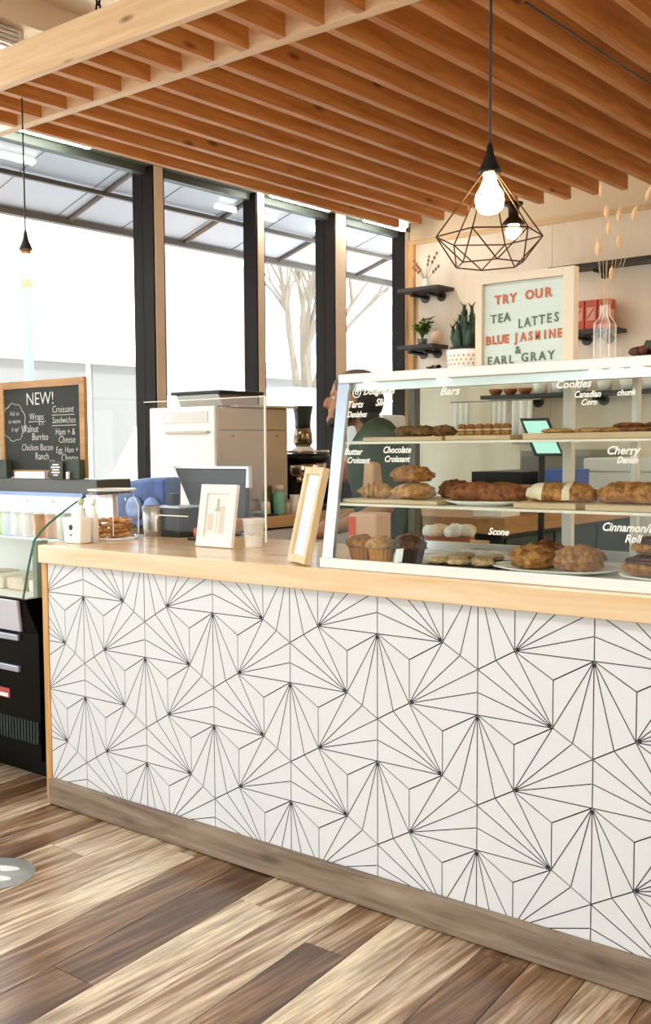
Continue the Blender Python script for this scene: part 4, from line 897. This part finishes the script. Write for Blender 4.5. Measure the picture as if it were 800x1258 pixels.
def sprig(label, loc, h, n, m_, leafsz, spread, pot_m, potr, poth, seed):
    t = thing('potted_plant', label, 'plant', loc); r_ = random.Random(seed)
    MB().lathe([(0, 0), (potr*.8, 0), (potr, poth), (potr*.9, poth), (0, poth*.9)], n=18).build('pot', pot_m, t)
    for i in range(n):
        a = r_.uniform(0, 2*PI); e = r_.uniform(.2, 1); top_ = Vector((math.cos(a)*spread*e, math.sin(a)*spread*e, poth+h*r_.uniform(.5, 1)))
        q = MB().tube([(0, 0, poth*.9), (top_.x*.4, top_.y*.4, poth+(top_.z-poth)*.6), top_], .0022, 4)
        for j in range(7):
            tt = r_.uniform(.4, 1); c = Vector((0, 0, poth)).lerp(top_, tt); b = r_.uniform(0, 2*PI); d = Vector((math.cos(b), math.sin(b), r_.uniform(-.3, .6)))*leafsz
            s_ = d.cross(Vector((0, 0, 1)))*.35; q.add([c, c+d*.5+s_, c+d, c+d*.5-s_], [(0, 1, 2, 3)])
        q.build('stem', m_, t)
    return t
sprig('bushy pale green plant on the lower left wall shelf', (-1.50, YS, 2.1435), .16, 26, LEAF2, .05, .085, mat('pot_grey', '#6a6a5e', .6), .04, .05, 1)
sv2 = thing('twig_vase', 'small white vase of dry twigs on the top left shelf', 'vase', (-1.47, YS, 2.5835))
MB().lathe([(0, 0), (.025, 0), (.028, .03), (.014, .06), (.015, .075), (0, .07)], n=16).build('vase', CERAM, sv2)
rr = random.Random(2)
for i in range(7):
    a = rr.uniform(0, 2*PI); e = (math.cos(a)*.11, math.sin(a)*.05, rr.uniform(.15, .26)); q = MB().tube([(0, 0, .06), (e[0]*.4, e[1]*.4, e[2]*.6), e], .0022, 4)
    for j in range(3): q.lump((e[0]*(1-.2*j), e[1]*(1-.2*j), e[2]*(1-.12*j)), (.011, .011, .014), .2, 2, j, 6, 5, -1)
    q.build('twig', mat('twig', '#9a6a4c', .8), sv2)
sprig('small dark leafed plant half hidden behind the case top at left', (-1.38, FY1-.2, 1.885), .06, 7, LEAF, .05, .08, CERAM, .03, .03, 6)
slab('bracket_ledge', 'small pale ledge under the dark leafed plant', 'ledge', WHITE, -1.62, FY1-.30, 1.865, -1.2, FY1-.013, 1.8845)
tn = thing('beige_bowl', 'beige rounded bowl beside the bushy plant', 'bowl', (-1.36, YS-.02, 2.1435)); MB().lathe([(0, 0), (.035, 0), (.05, .04), (.045, .085), (.02, .1), (0, .1)], n=18).build('body', mat('beige_cer', '#d3b294', .6), tn)
for i, x in enumerate((-.86, -.74, -.62)):
    o = MB().lathe([(0, 0), (.03, 0), (.05, .03), (.052, .045), (.045, .043), (0, .02)], n=18).build('wooden_bowl', mat('bowl_brown', '#a05a2c', .5), None, 0, (x, YS, 1.7285)); tag(o, 'brown wooden bowl on the long dark shelf, %s' % ['leftmost', 'middle', 'rightmost'][i], 'bowl', 'wooden bowls on the long dark shelf')
for i, x in enumerate((-.50, -.36, -.2, -.02, .14, .3)):
    o = MB().lathe([(0, 0), (.035, 0), (.048, .03), (.052, .075), (.046, .075), (.04, .03), (0, .01)], n=18).build('white_cup', CERAM, None, 0, (x, YS, 1.7285)); tag(o, 'wide white cup on the long dark shelf, %s' % ['first from left', 'second from left', 'third from left', 'fourth from left', 'fifth from left', 'sixth from left'][i], 'cup', 'white cups on the long dark shelf')
for i, (x, w_, h_) in enumerate(((-1.10, .12, .28), (-.78, .11, .27), (-.60, .16, .32))):
    q = MB(); n_ = 12
    for k in range(n_+1):
        for z in (0, -h_): q.v.append((x-w_/2+w_*k/n_, FY1-.22-.012*math.sin(k*1.3), 1.68+z+(0 if z else 0)))
    q.f = [(k*2, k*2+2, k*2+3, k*2+1) for k in range(n_)]; q.mi = [0]*n_; q.sm = [True]*n_
    o = q.build('hanging_towel', PAPER); sd = o.modifiers.new('thick', 'SOLIDIFY'); sd.thickness = .006
    tag(o, 'white cloth hanging under the long dark shelf, %s' % ['left', 'middle, narrow', 'right, widest'][i], 'cloth', 'white cloths under the long dark shelf')
o = MB().tube([(-1.2, FY1-.22, 1.686), (-.45, FY1-.22, 1.686)], .006, 6).build('hanging_rail', GREY); tag(o, 'thin grey rail from which the white cloths hang', 'rail')
cz = thing('steel_cabinet', 'grey steel cabinet against the plywood wall', 'cabinet', (0, 0, 0))
MB().box(-.45, 4.35, 0, .06, 4.86, 1.32).build('body', GREY, cz, .005); MB().box(-.43, 4.335, .1, .04, 4.349, 1.28).build('door', mat('steel_door', '#8a857c', .35, .5), cz, .003); MB().box(.0, 4.31, .7, .015, 4.334, 1.0).build('handle', ALU, cz)
wz = thing('white_freezer', 'long white chest freezer beside the steel cabinet', 'freezer', (0, 0, 0))
MB().box(.09, 4.2, 0, 1.5, 4.86, 1.18).build('body', mat('freezer_white', '#f1eeea', .4), wz, .01); MB().box(.08, 4.19, 1.18, 1.51, 4.87, 1.27).build('lid', mat('freezer_lid', '#f6f3ee', .35), wz, .01); MB().box(.7, 4.17, 1.1, .9, 4.19, 1.13).build('handle', GREY, wz)
# prep table behind the case
pt_ = thing('prep_table', 'wood edged prep table on dark green cabinets behind the case', 'table', (0, 0, 0))
MB().box(.05, 1.85, .955, .74, 3.5, 1.03).build('top', PREPW, pt_, .003)
MB().box(.10, 1.9, 0, .70, 3.45, .954).build('cabinet', mat('cab_green', '#12241f', .5), pt_)
for i in range(3): MB().box(.70, 1.92+i*.51, .08, .715, 2.41+i*.51, .93).build('door', mat('cab_door', '#16302a', .45), pt_, .003)
PT = 1.0305
slab('cardboard_box', 'brown cardboard box on the prep table', 'box', mat('cardboard', '#9a6a46', .8, vary=.08, scale=8), .45, 2.15, PT, .66, 2.5, PT+.13)
slab('blue_reflection', 'added bright blue box in place of a reflection in the case doors', 'box', mat('reflection_blue', '#4a6ac0', .5), .50, 2.70, PT, .66, 2.95, PT+.20)  # blue box added in place of a reflection in the glass back doors
slab('black_appliance', 'black appliance on the prep table behind the loaves', 'appliance', BLACKM, .15, 2.6, PT, .45, 3.2, PT+.19)
slab('napkin_stack', 'stack of white napkins at the near end of the prep table', 'napkins', PAPER, .55, 1.90, PT, .70, 2.08, PT+.045)
td = thing('order_tablet', 'teal screened tablet tilted on a stand behind the case', 'tablet', (1.0, 1.62, 0))
MB().hexa([(-.005, .0, 1.315), (.105, .04, 1.315), (.105, .052, 1.315), (-.005, .012, 1.315)], [(-.075, .0, 1.475), (.035, .04, 1.475), (.035, .052, 1.475), (-.075, .012, 1.475)]).build('housing', BLACK, td, .003)
MB().hexa([(.008, -.001, 1.327), (.097, .0325, 1.327), (.097, .034, 1.327), (.008, .001, 1.327)], [(-.058, -.001, 1.463), (.031, .0325, 1.463), (.031, .034, 1.463), (-.058, .001, 1.463)]).build('screen', TEAL, td)
MB().tube([(.0, .06, .02), (.0, .06, 1.34)], .014, 10).build('pole', BLACK, td); MB().lathe([(0, 0), (.13, 0), (.13, .015), (.02, .025), (0, .025)], (0, .06, 0), 20).build('foot', BLACK, td)
# ledge with bags just behind the case
ld = thing('staff_ledge', 'low staff ledge fixed behind the worktop', 'ledge', (0, 0, 0))
MB().box(.60, .69, .925, 2.6, .96, .965).build('board', mat('ledge_grey', '#b9aca0', .5), ld, .002)
for x in (.64, 1.5, 2.5): MB().box(x, .72, 0, x+.04, .94, .925).build('leg', GREY, ld)
q = slab('bread_bag', 'kraft bread bag with a red printed stripe on the staff ledge', 'bag', mat('bag_pink', '#e0b89c', .8), 0.67, .74, .9655, .80, .84, 1.115, None, .01)
MB().box(.673, .738, 1.03, .705, .7395, 1.10).build('stripe', ORANGE, q)
cf = thing('white_cake', 'white frosted cake on a dark board behind the wrapped cookies', 'cake', (1.06, .82, .9655))
MB().lathe([(0, 0), (.11, 0), (.11, .012), (0, .012)], n=24).build('board', BLACK, cf); MB().lathe([(0, .012), (.09, .012), (.092, .05), (.09, .075), (0, .078)], n=26).build('sponge', mat('sponge', '#a05a3c', .8), cf)
for i in range(7): MB().lump((.065*math.cos(i*.9), .065*math.sin(i*.9), .09), (.035, .03, .025), .25, 3, i, 10, 7, -.9).build('frosting', DOUGH if i % 2 else PAPER, cf)
slab('kraft_card', 'small kraft card standing before the white cake', 'card', KRAFT, 1.205, .715, .9655, 1.275, .719, 1.04, None, 0)

# ------------------------------------------------------------------ round floor sticker
fd = thing('floor_sticker', 'round grey floor sticker with white footprints at left', 'sticker', (.20, -.565, .0004))
MB().lathe([(0, 0), (.13, 0), (.13, .0006), (0, .0006)], n=40).build('disc', mat('sticker_grey', '#aab0b0', .35, vary=.1, scale=20), fd)
for s_ in (-1, 1):
    vs = [(s_*.04+.022*math.cos(t*PI/8)*(1.1 if math.sin(t*PI/8) > 0 else .8), .07*math.sin(t*PI/8), .0012) for t in range(16)]
    MB().add(vs, [tuple(range(16))]).build('footprint', mat('sticker_white', '#e9efec', .4), fd)
fd.rotation_euler = (0, 0, -1.0)

# ------------------------------------------------------------------ person behind the case
def limb(pts, rs, n=14):
    return pts, rs, n
def body_mesh(name, chains, lumps, mats, parent, vox, smooth=2):
    mb = MB()
    for pts, rs in chains:
        P_ = [Vector(p) for p in pts]
        a = P_[0]+(P_[0]-P_[1]).normalized()*rs[0]*.6; b = P_[-1]+(P_[-1]-P_[-2]).normalized()*rs[-1]*.6
        mb.tube([a]+P_+[b], [rs[0]*.45]+list(rs)+[rs[-1]*.45], 14)
    for c, r in lumps: mb.lump(c, r, 0, 1, 0, 18, 13, -2)
    o = mb.build(name, mats, parent)
    for p in o.data.polygons: p.use_smooth = True
    rm = o.modifiers.new('remesh', 'REMESH'); rm.mode = 'VOXEL'; rm.voxel_size = vox; rm.use_smooth_shade = True
    s_ = o.modifiers.new('smooth', 'SMOOTH'); s_.iterations = smooth; s_.factor = .5
    return o
pr = thing('person', 'person in a dark green shirt and brown cap behind the pastry case', 'person', (.50, 1.29, 0), 2.15)
# local frame: +Y ahead, +X to the person's right
hd = Vector((0, .168, 1.562))
ch = [([(0, 0, .92), (0, .01, 1.02), (0, .02, 1.14), (0, .04, 1.28), (0, .06, 1.38)], [.13, .125, .12, .135, .11]),
      ([(0, .07, 1.39), (0, .10, 1.47), (0, .12, 1.53)], [.065, .058, .06])]
for s_ in (-1, 1):
    ch += [([(s_*.06, .05, 1.40), (s_*.17, .06, 1.385)], [.07, .06]),
           ([(s_*.18, .06, 1.38), (s_*.215, .03, 1.24), (s_*.22, .02, 1.11)], [.056, .048, .041]),
           ([(s_*.22, .02, 1.11), (s_*.205, .13, 1.06), (s_*.18, .235, 1.025)], [.04, .036, .027]),
           ([(s_*.09, 0, .93), (s_*.095, .015, .70), (s_*.10, .01, .50)], [.088, .072, .055]),
           ([(s_*.10, .01, .50), (s_*.10, -.005, .30), (s_*.105, -.015, .09)], [.054, .052, .036]),
           ([(s_*.105, -.02, .05), (s_*.11, .06, .04), (s_*.115, .15, .03)], [.04, .036, .028])]
    # palm, four fingers of unequal length, thumb
    wx = s_*.18
    ch.append(([(wx, .235, 1.025), (wx-s_*.004, .275, 1.012), (wx-s_*.006, .305, 1.004)], [.024, .03, .028]))
    for k, (off, L) in enumerate(((-.027, .062), (-.009, .072), (.009, .067), (.026, .052))):
        bx_ = wx-s_*.006+s_*off
        ch.append(([(bx_, .312, 1.004), (bx_, .312+L*.45, 1.002), (bx_, .312+L*.8, .990), (bx_, .312+L*.95, .976)], [.0095, .009, .0085, .0075]))
    ch.append(([(wx-s_*.026, .262, 1.01), (wx-s_*.050, .285, 1.002), (wx-s_*.056, .315, .994)], [.011, .010, .0085]))
lumps = [((0, hd.y-.01, hd.z+.025), (.076, .096, .105)), ((0, hd.y+.025, hd.z-.045), (.058, .07, .07)), ((0, hd.y+.088, hd.z-.085), (.026, .02, .02)),
         ((0, hd.y+.098, hd.z-.012), (.012, .02, .026)), ((0, hd.y+.108, hd.z-.022), (.014, .014, .011)), ((0, hd.y+.088, hd.z-.05), (.026, .012, .006)), ((0, hd.y+.086, hd.z-.062), (.022, .012, .007)),
         ((0, hd.y+.078, hd.z+.028), (.05, .014, .008)), ((.076, hd.y-.015, hd.z-.01), (.01, .02, .03)), ((-.076, hd.y-.015, hd.z-.01), (.01, .02, .03))]
bd = body_mesh('body', ch, lumps, SKIN, pr, .0065, 3)
for s_ in (-1, 1):
    MB().lump((s_*.03, hd.y+.072, hd.z+.008), (.011, .0085, .006), 0, 1, 0, 12, 9, -2).build('eye', CERAM, pr)
    MB().lump((s_*.03, hd.y+.0785, hd.z+.008), (.0055, .004, .0055), 0, 1, 0, 10, 7, -2).build('iris', HAIR, pr)
sh = [([(0, 0, .90), (0, .01, 1.02), (0, .02, 1.14), (0, .04, 1.28), (0, .06, 1.385)], [.150, .145, .14, .155, .125])]
for s_ in (-1, 1): sh += [([(s_*.06, .05, 1.40), (s_*.175, .06, 1.385)], [.088, .076]), ([(s_*.18, .06, 1.385), (s_*.212, .035, 1.26), (s_*.218, .028, 1.19)], [.072, .066, .064])]
body_mesh('shirt', sh, [], SHIRT, pr, .010, 3)
tz = []
for s_ in (-1, 1): tz += [([(s_*.07, 0, .92), (s_*.095, .01, .86), (s_*.097, .015, .70), (s_*.10, .01, .50), (s_*.102, -.005, .30), (s_*.105, -.012, .085)], [.125, .11, .092, .075, .07, .062])]
body_mesh('trousers', tz, [], TROUS, pr, .011, 3)
for s_ in (-1, 1): MB().lump((s_*.11, .06, .045), (.05, .135, .05), .02, 1, 0, 16, 9, -.86).build('shoe', BLACK, pr)
hm = MB(); hm.lump((0, hd.y-.048, hd.z+.0), (.087, .092, .10), .05, 3, 2, 20, 13, -2); hm.lump((0, hd.y-.07, hd.z-.07), (.07, .05, .06), .08, 3, 2, 16, 11, -2)
for s_ in (-1, 1): hm.lump((s_*.062, hd.y+.03, hd.z-.06), (.022, .045, .045), .1, 3, 4, 12, 9, -2)
hm.lump((0, hd.y+.06, hd.z-.095), (.05, .045, .028), .1, 3, 4, 14, 9, -2)
hm.build('hair', HAIR, pr)
cm = MB(); cm.lump((0, hd.y-.028, hd.z+.050), (.092, .106, .080), .02, 2, 1, 24, 13, -.28); cm.build('cap', CAPM, pr)

# ------------------------------------------------------------------ street outside
st = struct(box('street', mat('asphalt', '#c9c8c6', .8, vary=.1, scale=4), -40, -30, -.25, FX0-.13, 40, -.12))
st.name = 'ground_outside'
aw = thing('awning', 'grey white fabric awning on a metal frame outside the windows', 'awning', (0, 0, 0))
AX0, AZ0, AX1, AZ1 = -1.86, 3.42, -3.1, 3.02
AWM = mat('awning_cloth', '#d3d4dc', .8)
_n = AWM.node_tree.nodes; _l = AWM.node_tree.links; _t = _n.new('ShaderNodeBsdfTranslucent'); _t.inputs[0].default_value = lin('#dfe0e6'); _m = _n.new('ShaderNodeMixShader'); _m.inputs[0].default_value = .10
_l.new(_n['Principled BSDF'].outputs[0], _m.inputs[1]); _l.new(_t.outputs[0], _m.inputs[2]); _l.new(_m.outputs[0], _n['Material Output'].inputs[0])
ys_ = [-5.0+i*.62 for i in range(24)]
for i in range(23):
    MB().hexa([(AX0, ys_[i]+.0005, AZ0), (AX0, ys_[i+1]-.0005, AZ0), (AX1, ys_[i+1]-.0005, AZ1), (AX1, ys_[i]+.0005, AZ1)], [(AX0, ys_[i]+.0005, AZ0+.006), (AX0, ys_[i+1]-.0005, AZ0+.006), (AX1, ys_[i+1]-.0005, AZ1+.006), (AX1, ys_[i]+.0005, AZ1+.006)]).build('cloth_panel', AWM, aw)
AWF = mat('awning_frame', '#5e564e', .5, .3)
MB().box(AX1-.03, -5, AZ1-.05, AX1+.03, 9.2, AZ1-.005).build('front_bar', AWF, aw); MB().box(-2.68, -5, 3.105, -2.65, 9.2, 3.135).build('middle_bar', AWF, aw)
MB().box(-1.95, -5, 3.07, -1.88, 9.2, 3.11).build('wall_bar', mat('awning_plum', '#4a3440', .5), aw)
for i in range(1, 23): MB().tube([(AX0, ys_[i], AZ0-.003), (AX1, ys_[i], AZ1-.003)], .004, 4).build('seam', mat('awning_seam', '#8b8b92', .8), aw)
for i in range(12):
    y = -4.6+i*1.19; MB().tube([(AX0, y, AZ0-.02), (AX1, y, AZ1-.02)], .018, 6).build('rafter', AWF, aw)
def house(label, x, y0, y1, h, wallm, floors, ncol, roofh, shop=False, seed=0):
    t = thing('house', label, 'building', (x, y0, -.12)); W_ = y1-y0
    MB().box(-6, 0, 0, 0, W_, h).build('wall', wallm, t)
    if roofh: MB().hexa([(-6.2, -.1, h), (.25, -.1, h), (.25, W_+.1, h), (-6.2, W_+.1, h)], [(-4, .2, h+roofh), (-2, .2, h+roofh), (-2, W_-.2, h+roofh), (-4, W_-.2, h+roofh)]).build('roof', mat('slate_blue', '#65759a', .7), t)
    for f in range(floors):
        for c in range(ncol):
            yy = W_*(c+.5)/ncol; zz = (3.4 if shop else .8)+f*2.6
            if zz+1.5 > h: continue
            fr_ = MB().box(0, yy-.45, zz, .06, yy+.45, zz+1.5).build('window', mat('house_trim', '#f2f0ec', .6), t)
            MB().box(.06, yy-.36, zz+.08, .068, yy+.36, zz+.72).build('pane', mat('house_pane', '#8a9cc0', .3), fr_); MB().box(.06, yy-.36, zz+.78, .068, yy+.36, zz+1.42).build('pane', mat('house_pane', '#8a9cc0', .3), fr_)
    if shop:
        MB().box(0, .1, 2.98, .25, W_-.1, 3.2).build('shop_cornice', mat('house_trim', '#f2f0ec', .6), t)
        n_ = max(2, int(W_/1.3))
        for c in range(n_):
            a = .15+c*(W_-.3)/n_; MB().box(0, a+.08, .5, .06, a+(W_-.3)/n_-.08, 2.9).build('shop_pane', mat('shop_dark', '#7e7c7a', .4, spec=.15), t)
    return t
PALE = mat('render_white', '#f2efe8', .8); BRK = mat('brick_pale', '#958a86', .85, vary=.15, scale=6); BLU = mat('render_blue', '#cfd8e8', .8)
house('pale three storey house with a dark shopfront across the street', -11, 4.2, 10.9, 8.5, PALE, 2, 4, 1.2, True)
house('low pale brick house across the street seen in the second window', -11, 11.2, 14.0, 5.0, BRK, 0, 2, 0)
house('white house far along the street behind the bare tree', -11.5, 14.4, 22, 9, PALE, 3, 5, 1, True)
house('white corner house across the street beyond the frame', -11, -6, 3.9, 8, PALE, 2, 5, 1.2, True)
lp_ = thing('street_post', 'pale blue street post with an orange top beyond the left window', 'post', (-5.0, 3.63, -.12))
MB().tube([(0, 0, 0), (0, 0, 2.95)], .045, 12).build('pole', mat('post_blue', '#84a9c6', .5), lp_); MB().tube([(0, 0, 2.95), (0, 0, 3.05)], .048, 12).build('cap', mat('post_orange', '#e0805c', .5), lp_)
MB().lathe([(0, 0), (.1, 0), (.1, .05), (0, .06)], n=14).build('base', GREY, lp_)
tree = thing('bare_tree', 'bare branching street tree beyond the third window', 'tree', (-7.0, 10.2, -.12))
def branch(mb, p, d, L, r, depth, rg):
    q = p+d*L; m1 = p+d*L*.5+Vector((rg.uniform(-.04, .04)*L, rg.uniform(-.04, .04)*L, 0)); mb.tube([p, m1, q], [r, r*.85, r*.65], 6)
    if depth == 0: return
    for i in range(3 if depth > 1 else 2):
        nd = (d+Vector((rg.uniform(-.6, .6), rg.uniform(-.6, .6), rg.uniform(.0, .4)))).normalized(); branch(mb, q, nd, L*rg.uniform(.6, .8), r*.6, depth-1, rg)
tb = MB(); tb.tube([(0, 0, 0), (.02, 0, 1.0), (0, .03, 1.9)], [.17, .14, .12], 10); tb.build('trunk', mat('bark', '#7a7064', .9), tree)
rg = random.Random(21); bm_ = MB()
for i in range(4): branch(bm_, Vector((0, .03, 1.8)), Vector((rg.uniform(-.5, .5), rg.uniform(-.6, .6), 1)).normalized(), 1.2, .075, 3, rg)
stuff(bm_.build('branches', mat('bark', '#7a7064', .9), tree))
vn = thing('parked_van', 'white van parked outside beyond the glass jar', 'vehicle', (-4.6, 5.0, -.12))
MB().prism([(-.3, .35), (5.0, .35), (5.0, 2.05), (1.0, 2.08), (.6, 2.0), (.05, 1.25), (-.3, 1.1)], -.9, .9, 'yz').build('body', mat('van_white', '#f4f2f0', .3), vn, .06)
MB().prism([(.35, 1.2), (1.5, 1.2), (1.5, 1.85), (.82, 1.85)], .9, .91, 'yz').build('side_window', mat('van_glass', '#b9c4d2', .1), vn)
MB().prism([(1.65, 1.25), (2.9, 1.25), (2.9, 1.85), (1.65, 1.85)], .9, .91, 'yz').build('side_window', mat('van_glass', '#b9c4d2', .1), vn)
MB().hexa([(-.75, .09, 1.27), (.75, .09, 1.27), (.75, .10, 1.27), (-.75, .10, 1.27)], [(-.7, .52, 1.92), (.7, .52, 1.92), (.7, .53, 1.92), (-.7, .53, 1.92)]).build('windscreen', mat('van_glass', '#b9c4d2', .1), vn)
for y in (.6, 4.0):
    for x in (-.85, .85): MB().tube([(x-.1, y, .36), (x+.1, y, .36)], .36, 20).build('wheel', BLACK, vn)
MB().box(.92, .5, 1.2, 1.1, .62, 1.5).build('mirror', mat('van_white', '#f4f2f0', .3), vn, .02)
